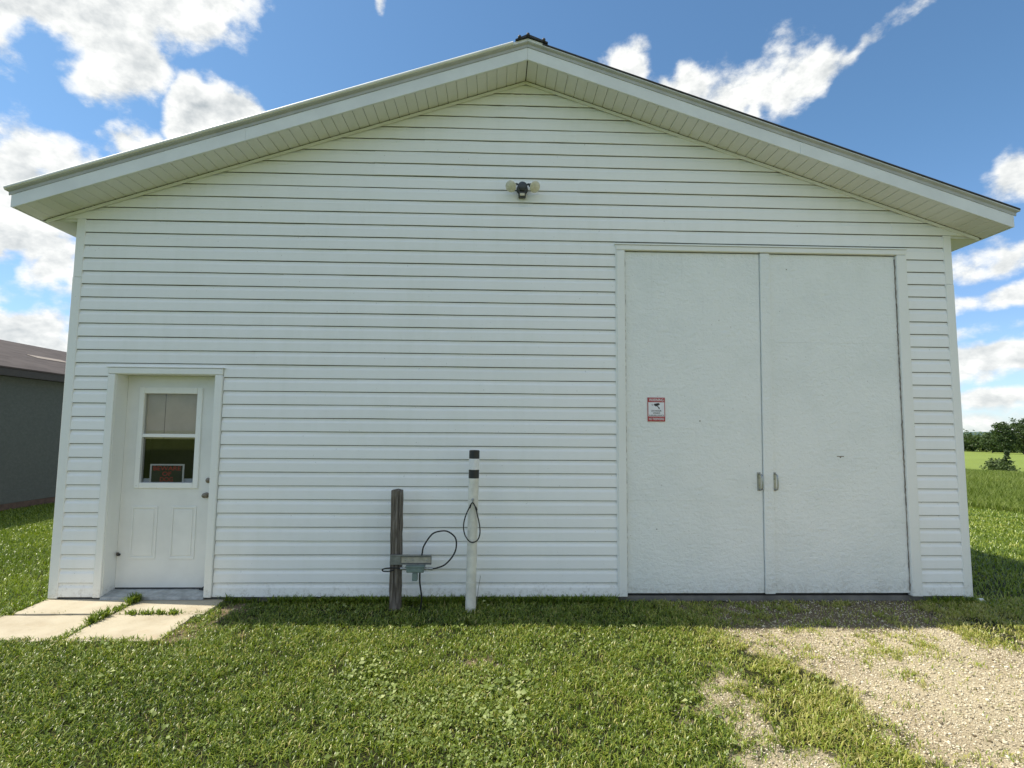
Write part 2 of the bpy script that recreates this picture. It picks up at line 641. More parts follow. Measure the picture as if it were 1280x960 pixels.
def fnoise(x, y, s, o=4):
    v = 0
    a = 1
    t = 0
    for k in range(o):
        v = v + a * vnoise(x + 17 * k, y - 9 * k, s / 2 ** k)
        t += a
        a *= .55
    return v / t


def sstep(v, a, b):
    t = np.clip((v - a) / (b - a), 0, 1)
    return t * t * (3 - 2 * t)


def inpoly(x, y, poly):
    c = np.zeros(np.shape(x), bool)
    n = len(poly)
    j = n - 1
    for i in range(n):
        xi, yi = poly[i]
        xj, yj = poly[j]
        hit = ((yi > y) != (yj > y)) & (x < (xj - xi) * (y - yi) / (yj - yi + 1e-12) + xi)
        c ^= hit
        j = i
    return c


# ------------------------------------------------------------------ ground shape and cover
def ground_z(x, y):
    x = np.asarray(x, float)
    y = np.asarray(y, float)
    z = np.clip(-.052 + .022 * np.minimum(y, 0), -.10, 0)
    side = sstep(-x, .1, 1.2)
    z = z * (1 - side) + -.085 * side
    xr = np.clip(x - 9.0, 0, None)
    z = z - np.where(xr < 11, .045 * xr, .495 + .019 * np.clip(xr - 11, 0, 320)) - .04 * sstep(xr, 0, 1.5)
    return z + .018 * (fnoise(x, y, .9, 3) - .5) * sstep(-y, .02, .5) + .03 * (fnoise(x, y, 3, 3) - .5) * sstep(np.abs(x - 4.3), 5, 6.5)


G_MAIN = [(5.86, -.66), (5.96, -1.19), (6.28, -1.35), (6.27, -1.65), (6.17, -2.03), (6.23, -2.24), (6.21, -2.52), (6.1, -3.2), (6.0, -6), (10.5, -6), (9.6, -2.2), (8.4, -1.12), (7.9, -.95), (7.81, -.66)]
G_DIRT = [(5.59, -1.36), (5.74, -1.58), (5.63, -2.0), (5.67, -2.35), (5.80, -2.6), (5.7, -5), (5.1, -5), (5.3, -2.57), (5.32, -2.3), (5.35, -1.95)]
G_APRON = [(5.72, .1), (8.3, .1), (8.0, -.74), (5.8, -.72)]
G_STRIP = [(5.71, -.80), (5.96, -1.15), (6.28, -1.35), (6.27, -1.65), (6.17, -2.03), (6.23, -2.24), (6.17, -2.6), (6.05, -5), (5.7, -5), (5.78, -2.57), (5.68, -2.28), (5.66, -1.92), (5.75, -1.5), (5.66, -1.1)]
TUFTS = [[(6.84, -.92), (7.47, -.97), (7.12, -1.31), (6.62, -1.36)], [(6.92, -1.36), (7.14, -1.5), (6.97, -1.69), (6.79, -1.59)],
         [(6.56, -.8), (6.75, -.8), (6.69, -.97), (6.5, -.96)], [(6.05, -.66), (6.64, -.68), (6.5, -.83), (6.04, -.84)],
         [(7.9, -.6), (9.2, -.5), (9.0, -1.3), (8.15, -1.2), (7.71, -1.0)], [(6.44, -1.06), (6.72, -1.11), (6.54, -1.3), (6.37, -1.24)]]
SLAB_DIRT = [(1.55, .04), (1.74, .04), (1.86, -.83), (1.57, -.98), (1.40, -.92), (1.52, -.85), (1.58, -.4)]
BARE = [(3.74, -1.25), (4.0, -1.23), (4.06, -1.33), (3.92, -1.42), (3.76, -1.4)]
SLABS = [(-.02, .79, -.375, -.002), (.815, 1.57, -.375, -.004), (-.08, .765, -.925, -.395), (.79, 1.51, -.935, -.39)]


def wob(x, y, a=.20, s=.30):
    return x + a * (fnoise(x, y, s) - .5) * 2, y + a * (fnoise(x + 40, y + 9, s) - .5) * 2


def cover(x, y):
    """grass probability, gravel amount, bare soil amount"""
    x = np.asarray(x, float)
    y = np.asarray(y, float)
    wx, wy = wob(x, y)
    jit = np.random.default_rng(3)
    rag = .02 + .16 * sstep(fnoise(x + 70, y + 4, .22), .35, .7)
    wx = wx + jit.normal(0, 1, x.shape) * rag
    wy = wy + jit.normal(0, 1, x.shape) * rag
    gravel = inpoly(wx, wy, G_MAIN).astype(float)
    apron = inpoly(wx, wy, G_APRON)
    dirt = inpoly(wx, wy, G_DIRT)
    strip = inpoly(wx, wy, G_STRIP)
    n = fnoise(x, y, .16)
    grass = np.ones(x.shape)
    grass = np.where(gravel > 0, .02 + .45 * sstep(n, .60, .74) * sstep(fnoise(x + 11, y, .8), .35, .6), grass)
    grass = np.where(apron, .06 + .8 * sstep(n, .50, .66), grass)
    grass = np.where(dirt, .10 + .7 * sstep(n, .55, .68), grass)
    grass = np.where(strip, .22 + .70 * sstep(n, .36, .56), grass)
    for t in TUFTS:
        grass = np.where(inpoly(wx, wy, t), .12 + .75 * sstep(n, .45, .60), grass)
    soil = np.zeros(x.shape)
    for pl, gp in ((SLAB_DIRT, .22), (BARE, .10)):
        k = inpoly(wx, wy, pl)
        grass = np.where(k, gp, grass)
        soil = np.where(k, 1, soil)
    thin = sstep(fnoise(x + 5, y + 3, .35), .62, .74)     # thin worn places in the lawn
    grass = grass * (1 - .45 * thin)
    for (a, b, c, d) in SLABS:
        k = (x > a - .01) & (x < b + .01) & (y > c - .005) & (y < .2)
        m_ = .05 * sstep(fnoise(x + 2, y + 6, .12, 2), .35, .75)
        grass = np.where(k & (x > a + m_) & (x < b - m_) & (y > c + m_) & (y < d + .03), 0, grass)
    grass = np.where((x > -.01) & (x < 8.65) & (y > -.03), 0, grass)
    grav = np.maximum(gravel, np.maximum(apron * .85, dirt * .8)) * (1 - strip * .35)
    return grass, grav, soil


def grid_axis(lo, hi, fine, far, grow=1.16):
    a = list(np.arange(lo, hi + 1e-6, fine))
    s = fine
    while a[-1] < far:
        s *= grow
        a.append(a[-1] + s)
    s = fine
    b = [a[0]]
    while b[-1] > -far:
        s *= grow
        b.append(b[-1] - s)
    return np.array(b[:0:-1] + a)


gx = grid_axis(-2, 10, .06, 6000)
gy = grid_axis(-3.2, .3, .06, 6000)
GX, GY = np.meshgrid(gx, gy)
GZ = ground_z(GX, GY)
grass_, grav_, soil_ = cover(GX, GY)
c_soil = np.array([.030, .032, .012])
c_grav = np.array([.45, .385, .265])
c_dirt = np.array([.20, .15, .10])
apron_ = inpoly(*wob(GX, GY), G_APRON)[..., None]
c_lawn = np.array([.085, .125, .026])
c_tall = np.array([.10, .14, .032])
c_field = np.array([.205, .265, .058])
near = sstep(np.hypot(GX - 4.3, GY + 1.0), 6, 9)[..., None]
gc = c_soil * (1 - near) + c_lawn * near
fines = sstep(fnoise(GX + 20, GY, .45), .40, .66)[..., None]
gc = gc * (1 - grav_[..., None]) + (c_grav * (1 - .5 * fines) + np.array([.27, .21, .135]) * .5 * fines) * grav_[..., None]
gc = np.where(apron_ & (grav_[..., None] > 0), np.array([.17, .135, .09]), gc)
gc = gc * (1 - soil_[..., None]) + c_dirt * soil_[..., None]
rad = np.hypot(GX - CAM[0], GY - CAM[1])
tl = (sstep(rad, 19.5, 21) * (GX > 8))[..., None]
gc = gc * (1 - tl) + c_tall * tl
fl = sstep(rad, 45, 49)[..., None]
gc = gc * (1 - fl) + c_field * fl
ny, nx = GX.shape
idx = np.arange(nx * ny).reshape(ny, nx)
quads = np.stack([idx[:-1, :-1], idx[:-1, 1:], idx[1:, 1:], idx[1:, :-1]], -1).reshape(-1, 4)


def np_mesh(name, verts, loops, sizes, m, tint=None, smooth=False):
    me = bpy.data.meshes.new(name)
    me.vertices.add(len(verts))
    me.vertices.foreach_set('co', np.ascontiguousarray(verts, dtype=np.float32).ravel())
    me.loops.add(len(loops))
    me.loops.foreach_set('vertex_index', np.ascontiguousarray(loops, dtype=np.int32))
    me.polygons.add(len(sizes))
    st = np.zeros(len(sizes), np.int32)
    st[1:] = np.cumsum(sizes)[:-1]
    me.polygons.foreach_set('loop_start', st)
    me.polygons.foreach_set('loop_total', np.asarray(sizes, np.int32))
    if smooth:
        me.polygons.foreach_set('use_smooth', np.ones(len(sizes), bool))
    if tint is not None:
        a = me.attributes.new('tint', 'FLOAT', 'POINT')
        a.data.foreach_set('value', np.ascontiguousarray(tint, dtype=np.float32))
    me.materials.append(m)
    me.update(calc_edges=True)
    o = bpy.data.objects.new(name, me)
    COL.objects.link(o)
    return o


g_ob = np_mesh('ground', np.stack([GX, GY, GZ], -1).reshape(-1, 3), quads.ravel(), np.full(len(quads), 4), M['ground'], smooth=True)
ga = g_ob.data.color_attributes.new('gcol', 'FLOAT_COLOR', 'POINT')
ga.data.foreach_set('color', np.concatenate([gc.reshape(-1, 3), np.ones((nx * ny, 1))], 1).astype(np.float32).ravel())
tag(g_ob, kind='structure')

# far wooded hill on the right
hv = []
hf = []
hn = 60
for i in range(hn + 1):
    a = math.radians(20 + 60 * i / hn)
    top = 12 + 5 * math.sin(i * .35) + 3 * math.sin(i * .9 + 1)
    for dist, zz in ((2100, -14), (2600, top), (3400, top * .6)):
        hv.append((CAM[0] + dist * math.sin(a), CAM[1] + dist * math.cos(a), zz))
for i in range(hn):
    for k in range(2):
        p = i * 3 + k
        hf.append((p, p + 3, p + 4, p + 1))
hill = part('hill', MB().add(hv, hf), M['hill'], smooth=True, kind='structure')

# ------------------------------------------------------------------ paving
pav = root('paving', (.8, -.4, -.06), kind='structure')
for k, (a, b, c, d) in enumerate(SLABS):
    mb = MB()
    nxs, nys = 14, 9
    rr = random.Random(k)
    ring = []
    for i in range(nxs + 1):
        ring.append((a + (b - a) * i / nxs, c))
    for j in range(1, nys + 1):
        ring.append((b, c + (d - c) * j / nys))
    for i in range(1, nxs + 1):
        ring.append((b - (b - a) * i / nxs, d))
    for j in range(1, nys):
        ring.append((a, d - (d - c) * j / nys))
    ring = [(x + rr.uniform(-.006, .006), y + (rr.uniform(-.006, .006) if y < -.01 else 0)) for x, y in ring]
    tz = lambda y: -.022 + .042 * y + (.004, .0, -.003, .002)[k]
    mb.loft([(x, y, tz(y) - .07) for x, y in ring], [(x, y, tz(y)) for x, y in ring])
    part('slab', mb, M['slab'], pav, bevel=.006)

# ------------------------------------------------------------------ the white shop
WX, RX = 8.64, 4.32            # front wall width, ridge position
SL, ZP = .334, 5.086           # roof slope, soffit height at the ridge
DEPTH = 11.0
OV, EV = .34, .34              # rake and eave overhang
PITCH_S = .127                 # siding exposure


def zs(x):
    return ZP - SL * abs(x - RX)


shop = root('shop_building', (0, 0, 0), label='large white vinyl sided workshop with gable roof and tall double doors', cat='workshop')
PROF = [(0, .004), (-.006, .004), (-.0130, .004), (-.0140, 0), (-.0170, 0), (-.0180, .004), (-.0155, .078), (-.0140, .084), (-.0070, .098), (-.0052, .106), (-.0045, .1210), (0, .1210)]


def board(z0, a, b, zmin=-1, proud=0.0):
    """one course of siding: profile swept along x in short, slightly wavy lengths"""
    def rng_x(zz):
        half = (ZP - zz) / SL
        xa, xb = max(a, RX - half), min(b, RX + half)
        return (xa, xb) if xb >= xa else (RX, RX)
    m = max(2, int((b - a) / .45) + 1)
    wy = [rj.gauss(0, .0011) for _ in range(m)]
    wz = [rj.gauss(0, .0007) for _ in range(m)]
    wy[0] = wy[-1] = wz[0] = wz[-1] = 0
    mb = MB()
    n = len(PROF)
    for i in range(m):
        t = i / (m - 1)
        for (y, dz) in PROF:
            z = max(z0 + dz + wz[i], zmin)
            zz = min(z, ZP - .001)
            xa, xb = rng_x(zz)
            yy = y - proud + wy[i] if y < -.002 else y
            mb.v.append((xa + (xb - xa) * t, yy, zz))
    for i in range(m - 1):
        for k in range(n):
            mb.f.append((i * n + k, i * n + (k + 1) % n, (i + 1) * n + (k + 1) % n, (i + 1) * n + k))
    mb.f.append(tuple(range(n - 1, -1, -1)))
    mb.f.append(tuple((m - 1) * n + k for k in range(n)))
    return mb


rj = random.Random(21)
ncourse = int((ZP - .03) / PITCH_S) + 1
joint = {}
DOOR = (.388, 1.462, 2.113)
BIG = (5.224, 8.158, 3.395)
EAVE_Z = 3.532
for k in range(ncourse):
    z0 = k * PITCH_S
    pr = k // 2
    if pr not in joint:
        s0 = rj.uniform(.7, 3.4)
        joint[pr] = [s0 + 3.66 * i + .0 for i in range(-1, 4)]
    lo, hi = (.07, WX - .07) if z0 + PITCH_S * .5 < EAVE_Z else (-EV - .2, WX + EV + .2)
    runs = []
    if z0 + .01 < DOOR[2]:
        runs.append((lo, DOOR[0], -1))
        if z0 + PITCH_S > DOOR[2] + .005:
            runs.append((DOOR[0], DOOR[1], DOOR[2]))
        x = DOOR[1]
    else:
        x = lo
    if z0 + .01 < BIG[2]:
        runs.append((x, BIG[0], -1))
        if z0 + PITCH_S > BIG[2] + .005:
            runs.append((BIG[0], BIG[1], BIG[2]))
        runs.append((BIG[1], hi, -1))
    else:
        runs.append((x, hi, -1))
    for (a, b, zm) in runs:
        cuts = [j for j in joint[pr] if a + .5 < j < b - .5 and zm < 0]
        half = (ZP - z0 - .06) / SL
        cuts = [j for j in cuts if RX - half + .3 < j < RX + half - .3]
        e = [a] + cuts + [b]
        for i in range(len(e) - 1):
            mb = board(z0, e[i] - (.02 if i else 0), e[i + 1], zm, .0045 if i % 2 else 0.0)
            part('siding_board', mb, M['siding'], shop)

# backing sheet so no daylight shows between boards; side and back walls
def wall_poly(name, pts, th, axis, m):
    mb = MB()
    if axis == 'y':
        mb.loft([(x, y, z) for x, y, z in pts], [(x, y + th, z) for x, y, z in pts])
    else:
        mb.loft([(x, y, z) for x, y, z in pts], [(x + th, y, z) for x, y, z in pts])
    return part(name, mb, m, shop)


mbw = MB()
Yb = .004
def wpan(x0, x1, z0, z1l, z1r=None, mid=None):
    z1r = z1l if z1r is None else z1r
    mbw.loft([(x0, Yb, z0), (x1, Yb, z0), (x1, Yb, z1r), (x0, Yb, z1l)], [(x0, .12, z0), (x1, .12, z0), (x1, .12, z1r), (x0, .12, z1l)])
wpan(.01, .44, 0, 2.08)
wpan(1.39, 5.26, 0, 2.08)
wpan(5.26, 5.28, 0, 3.36)
wpan(.01, 5.26, 2.08, 3.36)
wpan(8.12, WX - .01, 0, 3.36)
mbw.loft([(x, Yb, z) for x, z in ((.01, 3.36), (WX - .01, 3.36), (WX - .01, 3.6), (RX, ZP - .02), (.01, 3.6))],
         [(x, .12, z) for x, z in ((.01, 3.36), (WX - .01, 3.36), (WX - .01, 3.6), (RX, ZP - .02), (.01, 3.6))])
part('wall_sheathing', mbw, simple('lap_shadow_sheathing', (.22, .21, .18), .9, 0, .3, 9), shop)  # sheathing toned dark so the slots under the laps read as shadow lines
for s in (0, 1):
    X = .016 if s == 0 else WX - .016
    mb = MB()
    mb.box(min(X, X + (.1 if s == 0 else -.1)), max(X, X + (.1 if s == 0 else -.1)), .13, DEPTH, 0, 3.6)
    part('side_wall', mb, M['inside'], shop)
    for k in range(28):
        z0 = k * PITCH_S
        sg = -1 if s == 0 else 1
        L = [(X + sg * -y, .06, min(z0 + dz, 3.525)) for y, dz in PROF]
        R = [(X + sg * -y, DEPTH, min(z0 + dz, 3.525)) for y, dz in PROF]
        part('siding_board', MB().loft(L, R), M['siding'], shop)
mb = MB()
mb.loft([(x, DEPTH, z) for x, z in ((.01, 0), (WX - .01, 0), (WX - .01, 3.6), (RX, ZP - .02), (.01, 3.6))],
        [(x, DEPTH + .1, z) for x, z in ((.01, 0), (WX - .01, 0), (WX - .01, 3.6), (RX, ZP - .02), (.01, 3.6))])
part('back_wall', mb, M['siding'], shop)
part('foundation', MB().box(.03, WX - .03, .02, DEPTH, -.5, -.003), M['concrete_dark'], shop)

# corner posts (L section)
for s in (0, 1):
    mb = MB()
    def cx(x):
        return x if s == 0 else WX - x
    ring = [(-.012, -.022), (.072, -.022), (.072, -.002), (.010, -.002), (.010, .08), (-.012, .08)]
    mb.loft([(cx(x), y, -.012) for x, y in ring], [(cx(x), y, 2.98 if s == 0 else 3.05) for x, y in ring])
    part('corner_post', mb, M['trim'], shop, bevel=.004)
    mb = MB()
    ring = [(-.010, -.020), (.070, -.020), (.070, -.002), (.010, -.002), (.010, .08), (-.010, .08)]
    mb.loft([(cx(x), y, 2.982 if s == 0 else 3.052) for x, y in ring], [(cx(x), y, EAVE_Z + .0225) for x, y in ring])
    part('corner_post', mb, M['trim'], shop, bevel=.004)


def rake(x0, x1, prof):
    """strip along a roof slope; prof = (y, height above the soffit line)"""
    return MB().loft([(x0, y, zs(x0) + dz) for y, dz in prof], [(x1, y, zs(x1) + dz) for y, dz in prof])


for s in (-1, 1):
    tip = RX + s * (RX + EV)
    e = .0005 * s
    # soffit boards
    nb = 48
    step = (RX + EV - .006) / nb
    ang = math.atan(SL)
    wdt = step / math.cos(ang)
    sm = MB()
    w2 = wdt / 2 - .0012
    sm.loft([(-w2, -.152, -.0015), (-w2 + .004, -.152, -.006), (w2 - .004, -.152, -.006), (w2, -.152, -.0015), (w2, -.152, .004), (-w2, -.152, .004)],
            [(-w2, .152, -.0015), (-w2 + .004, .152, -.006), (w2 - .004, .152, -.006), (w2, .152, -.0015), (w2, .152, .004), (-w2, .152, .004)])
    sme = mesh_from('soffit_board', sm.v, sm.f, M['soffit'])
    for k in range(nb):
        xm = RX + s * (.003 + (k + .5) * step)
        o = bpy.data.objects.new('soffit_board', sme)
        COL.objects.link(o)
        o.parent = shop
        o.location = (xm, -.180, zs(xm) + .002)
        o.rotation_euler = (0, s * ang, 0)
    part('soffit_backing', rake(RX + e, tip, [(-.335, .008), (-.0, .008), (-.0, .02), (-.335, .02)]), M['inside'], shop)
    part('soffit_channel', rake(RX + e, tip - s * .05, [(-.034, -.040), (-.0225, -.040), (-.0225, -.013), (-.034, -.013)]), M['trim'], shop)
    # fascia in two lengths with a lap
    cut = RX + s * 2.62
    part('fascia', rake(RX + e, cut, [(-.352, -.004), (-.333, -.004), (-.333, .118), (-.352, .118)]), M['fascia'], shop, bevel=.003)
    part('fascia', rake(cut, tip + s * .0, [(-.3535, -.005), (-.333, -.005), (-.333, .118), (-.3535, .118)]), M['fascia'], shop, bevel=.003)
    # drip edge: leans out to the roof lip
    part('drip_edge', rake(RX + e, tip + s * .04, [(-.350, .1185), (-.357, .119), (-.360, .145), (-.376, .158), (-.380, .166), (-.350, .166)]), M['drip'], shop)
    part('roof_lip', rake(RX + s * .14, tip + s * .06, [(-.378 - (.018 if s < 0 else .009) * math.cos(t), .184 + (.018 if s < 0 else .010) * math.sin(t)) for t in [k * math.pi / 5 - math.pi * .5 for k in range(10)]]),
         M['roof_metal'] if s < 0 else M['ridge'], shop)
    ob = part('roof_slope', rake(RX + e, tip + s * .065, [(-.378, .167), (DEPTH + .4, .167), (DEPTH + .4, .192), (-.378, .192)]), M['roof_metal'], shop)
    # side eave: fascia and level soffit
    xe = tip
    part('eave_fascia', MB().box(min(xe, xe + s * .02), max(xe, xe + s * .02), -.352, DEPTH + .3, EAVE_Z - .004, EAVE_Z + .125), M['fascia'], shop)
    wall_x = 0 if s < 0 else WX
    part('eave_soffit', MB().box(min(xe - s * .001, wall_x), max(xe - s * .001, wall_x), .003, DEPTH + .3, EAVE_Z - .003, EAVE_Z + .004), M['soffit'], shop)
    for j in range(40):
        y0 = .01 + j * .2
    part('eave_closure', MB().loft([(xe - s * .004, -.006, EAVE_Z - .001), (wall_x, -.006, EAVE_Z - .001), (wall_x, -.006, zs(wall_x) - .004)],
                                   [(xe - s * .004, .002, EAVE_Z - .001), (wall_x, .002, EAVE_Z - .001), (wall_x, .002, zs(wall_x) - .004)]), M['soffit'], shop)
# ridge cap with foam end closures
rc_ = MB()
top = ZP + .192
rc_.loft([(RX - .12, -.398, top - SL * .12 + .004), (RX, -.398, top + .006), (RX + .19, -.398, top - SL * .19 + .004), (RX + .19, -.398, top - SL * .19 + .018), (RX + .02, -.398, top + .022), (RX, -.398, top + .022), (RX - .02, -.398, top + .022), (RX - .12, -.398, top - SL * .12 + .014)],
         [(RX - .12, DEPTH + .41, top - SL * .12 + .004), (RX, DEPTH + .41, top + .006), (RX + .19, DEPTH + .41, top - SL * .19 + .004), (RX + .19, DEPTH + .41, top - SL * .19 + .018), (RX + .02, DEPTH + .41, top + .022), (RX, DEPTH + .41, top + .022), (RX - .02, DEPTH + .41, top + .022), (RX - .12, DEPTH + .41, top - SL * .12 + .014)])
part('ridge_cap', rc_, M['ridge'], shop)
for dx in (-.08, .0, .15):
    part('closure_foam', MB().lathe([(.008, 0), (.016, .006), (.017, .05), (.01, .06)], (RX + dx, -.418, top - SL * abs(dx) + .018), (0, 1, 0), 10), M['ridge'], shop, smooth=True)

# ---- personnel door
YS = .155
for (x0, x1, z0, z1) in ((.392, .462, -.004, 2.050), (1.388, 1.458, -.004, 2.050), (.392, 1.458, 2.052, 2.112)):
    part('door_trim', MB().box(x0, x1, -.036, .02, z0, z1), M['trim'], shop, bevel=.008)
part('head_flashing', MB().box(.375, 1.475, -.042, .0, 2.1135, 2.121), M['trim'], shop)
for (x0, x1, z0, z1) in ((.447, .466, .0, 2.075), (1.378, 1.397, .0, 2.075), (.4665, 1.3775, 2.056, 2.075)):
    part('door_jamb', MB().box(x0, x1, -.012, .21, z0, z1), M['trim'], shop)
leaf = MB()
X0, X1, Z0, Z1 = .4675, 1.3765, .04, 2.054
a0, a1, b0, b1 = .632, 1.146, 1.017, 1.885
leaf.box(X0, a0, YS, YS + .042, Z0, Z1).box(a1, X1, YS, YS + .042, Z0, Z1).box(a0, a1, YS, YS + .042, Z0, b0).box(a0, a1, YS, YS + .042, b1, Z1)
door = part('door_leaf', leaf, M['door_paint'], shop)
fr = MB()
for (x0, x1, z0, z1) in ((.588, .637, .968, 1.940), (1.141, 1.192, .968, 1.940), (.637, 1.141, .968, 1.022), (.637, 1.141, 1.880, 1.940)):
    fr.box(x0, x1, YS - .016, YS + .05, z0, z1)
part('window_frame', fr, M['trim'], door, bevel=.006)
part('window_rail', MB().box(.637, 1.141, YS - .008, YS + .03, 1.456, 1.490), M['trim'], door, bevel=.004)
part('pane', MB().box(.637, 1.141, YS + .018, YS + .022, 1.490, 1.880), M['glass'], door)
part('pane', MB().box(.637, 1.141, YS + .018, YS + .022, 1.022, 1.456), M['glass'], door)
part('window_ledge', MB().box(.645, 1.135, YS + .036, YS + .05, 1.022, 1.058), simple('ledge', (.55, .60, .68), .4), door)
for (x0, x1) in ((.578, .826), (.952, 1.190)):
    mb = MB()
    z0, z1, w = .302, .800, .022
    for (p, q_) in (((x0, x1), (z0, z0 + w)), ((x0, x1), (z1 - w, z1)), ((x0, x0 + w), (z0 + w, z1 - w)), ((x1 - w, x1), (z0 + w, z1 - w))):
        mb.box(p[0], p[1], YS - .007, YS + .002, q_[0], q_[1])
    mb.box(x0 + w + .012, x1 - w - .012, YS - .005, YS + .002, z0 + w + .012, z1 - w - .012)
    part('door_panel', mb, M['door_paint'], door, bevel=.005)
part('deadbolt', MB().lathe([(.024, 0), (.026, .006), (.022, .012), (.013, .015), (.011, .020), (.002, .022)], (1.286, YS, 1.046), (0, -1, 0), 18), M['bronze'], door, smooth=True)
part('door_knob', MB().lathe([(.027, 0), (.027, .005), (.011, .010), (.010, .024), (.021, .032), (.025, .044), (.021, .055), (.004, .060)], (1.276, YS, .905), (0, -1, 0), 18), M['bronze'], door, smooth=True)
part('door_sweep', MB().box(X0, X1, YS + .006, YS + .04, .028, .04), M['black'], door)
part('door_stop', MB().lathe([(.010, 0), (.012, .008), (.009, .03), (.001, .034)], (.492, YS, .345), (0, -1, 0), 10), M['black'], door, smooth=True)
part('door_stop_bracket', MB().box(.470, .486, YS - .014, YS, .34, .365), M['bronze'], door)
part('threshold', MB().loft([(.462, -.034, -.020), (.462, .20, -.020), (.462, .20, .026), (.462, .10, .026), (.462, -.030, .004)],
                            [(1.388, -.034, -.020), (1.388, .20, -.020), (1.388, .20, .026), (1.388, .10, .026), (1.388, -.030, .004)]), simple('worn_sill', (.42, .44, .44), .6, .2, .3, 14), shop)
part('torn_weather_strip', MB().loft([(1.377, .07, .020), (1.377, .145, .030), (1.377, .13, .10)], [(1.26, .12, .022), (1.26, .145, .030), (1.375, .14, .095)]), M['black'], shop)
# blind behind the upper pane, in two panels
for (x0, x1) in ((.60, .806), (.812, 1.17)):
    part('blind', MB().box(x0, x1, YS + .048, YS + .052, 1.44, 1.93), M['blind'], shop)
part('interior_panel', MB().box(.35, 1.5, YS + .62, YS + .64, .2, 2.2), simple('interior_board', (.10, .09, .085), .8), shop)

# ---- tall double doors
LT = .035
for (x0, x1, z0, z1, lean) in ((5.226, 5.308, .0, 3.338, .004), (8.046, 8.140, .0, 3.338, .018), (5.226, 8.162, 3.340, 3.392, 0)):
    part('door_trim', MB().box(x0, x1, -.038, .03, z0, z1, lean), M['trim'], shop, bevel=.007)
for (x0, x1, z0, z1, lean) in ((5.216, 5.2255, .0, 3.40, .004), (8.1405, 8.150, .0, 3.40, .018)):
    part('trim_channel', MB().box(x0, x1, -.030, .0, z0, z1, lean), M['trim'], shop)
part('head_flashing', MB().box(5.21, 8.175, -.046, .0, 3.3935, 3.402), M['trim'], shop)
YD = -.004
d_left = part('tall_door_leaf', MB().box(5.316, 6.640, YD + .013, YD + .06, .032, 3.326, .008), M['inside'], shop)
d_right = part('tall_door_leaf', MB().box(6.655, 8.040, YD + .013, YD + .06, .032, 3.326, .012), M['inside'], shop)
for (par, x0, x1, zc) in ((d_left, 5.312, 6.626, .888), (d_right, 6.722, 8.042, 2.44)):
    lean = .015
    zt, zb = 3.330, .026
    k = (zc - zb) / (zt - zb)
    la, lb = (.004, .046) if par is d_left else (.046, .016)
    for (za, zz_, yf) in ((zb, zc - .0004, YD), (zc + .0004, zt, YD - (.0008 if par is d_left else .0))):
        f0, f1 = (za - zb) / (zt - zb), (zz_ - zb) / (zt - zb)
        lo_ = [(x0 + la * f0, yf, za), (x1 + lb * f0, yf, za), (x1 + lb * f0, YD + .012, za), (x0 + la * f0, YD + .012, za)]
        hi_ = [(x0 + la * f1, yf, zz_), (x1 + lb * f1, yf, zz_), (x1 + lb * f1, YD + .012, zz_), (x0 + la * f1, YD + .012, zz_)]
        part('door_sheet', MB().loft(lo_, hi_), M['door_sheet'], par, bevel=.0008)
part('astragal', MB().box(6.630, 6.726, YD - .020, YD + .010, .022, 3.334, .046), M['door_sheet'], d_right, bevel=.004)
for par, hx, yb in ((d_left, 6.604, YD), (d_right, 6.755, YD)):
    mb = MB()
    mb.box(hx - .018, hx + .018, yb - .004, yb, 1.070 - .085, 1.070 + .095)
    part('handle_plate', mb, M['steel'], par, bevel=.002)
    pts = curve_pts([(hx + .006, yb - .003, 1.152), (hx + .008, yb - .040, 1.140), (hx + .010, yb - .050, 1.105), (hx + .010, yb - .050, 1.040), (hx + .008, yb - .040, 1.005), (hx + .006, yb - .003, .994)], 5)
    part('handle_grip', MB().tube(pts, .0075, 8), M['steel'], par, smooth=True)
for x, z, r in ((6.04, 1.655, .007), (7.42, 1.315, .008), (6.95, 3.18, .006), (5.60, .62, .005)):
    part('nail_hole', MB().lathe([(r, 0), (r * .8, .002), (.0005, .0024)], (x, YD - .0005, z), (0, -1, 0), 8), M['bronze'], d_left if x < 6.6 else d_right)
part('rust_scar', MB().box(7.385, 7.455, YD - .0022, YD - .0004, 1.318, 1.325), M['bronze'], d_right)
# lumpy old weather strip between leaf and trim
for (x, lean) in ((5.310, .004), (8.043, .016)):
    pts = []
    rw = random.Random(3)
    for i in range(120):
        z = .05 + i * 3.25 / 119
        pts.append((x + lean * z / 3.3 + rw.uniform(-.0028, .0028), -.008 + rw.uniform(-.003, .003), z))
    part('weather_strip', MB().tube(pts, [.0035 + .0035 * rw.random() for _ in pts], 5), simple('old_strip', (.30, .27, .23), .8, 0, .5, 30), shop)
part('bottom_gap', MB().box(5.31, 8.06, .05, .08, -.02, .03), M['black'], shop)

# ------------------------------------------------------------------ signs
sg = root('warning_sign', (5.611, YD - .002, 1.763), label='small red and white surveillance warning sign on the tall left door', cat='sign')
sy = YD - .0075
part('sign_plate', MB().box(5.526, 5.696, sy, YD - .0005, 1.647, 1.879), M['red'], sg)
part('white_field', MB().box(5.533, 5.689, sy - .001, sy + .0005, 1.695, 1.833), M['sign_white'], sg)
text_mesh('WARNING', 5.611, 1.842, sy - .0016, .142, .028, M['sign_white'], 'lettering', sg)
text_mesh('24 HOUR', 5.611, 1.742, sy - .0022, .100, .016, M['sign_black'], 'lettering', sg)
text_mesh('VIDEO', 5.611, 1.720, sy - .0022, .070, .015, M['sign_black'], 'lettering', sg)
text_mesh('SURVEILLANCE', 5.611, 1.699, sy - .0022, .145, .013, M['sign_black'], 'lettering', sg)
text_mesh('NO TRESPASSING', 5.611, 1.660, sy - .0016, .145, .022, M['sign_white'], 'lettering', sg)
ic = MB()
yy = sy - .002
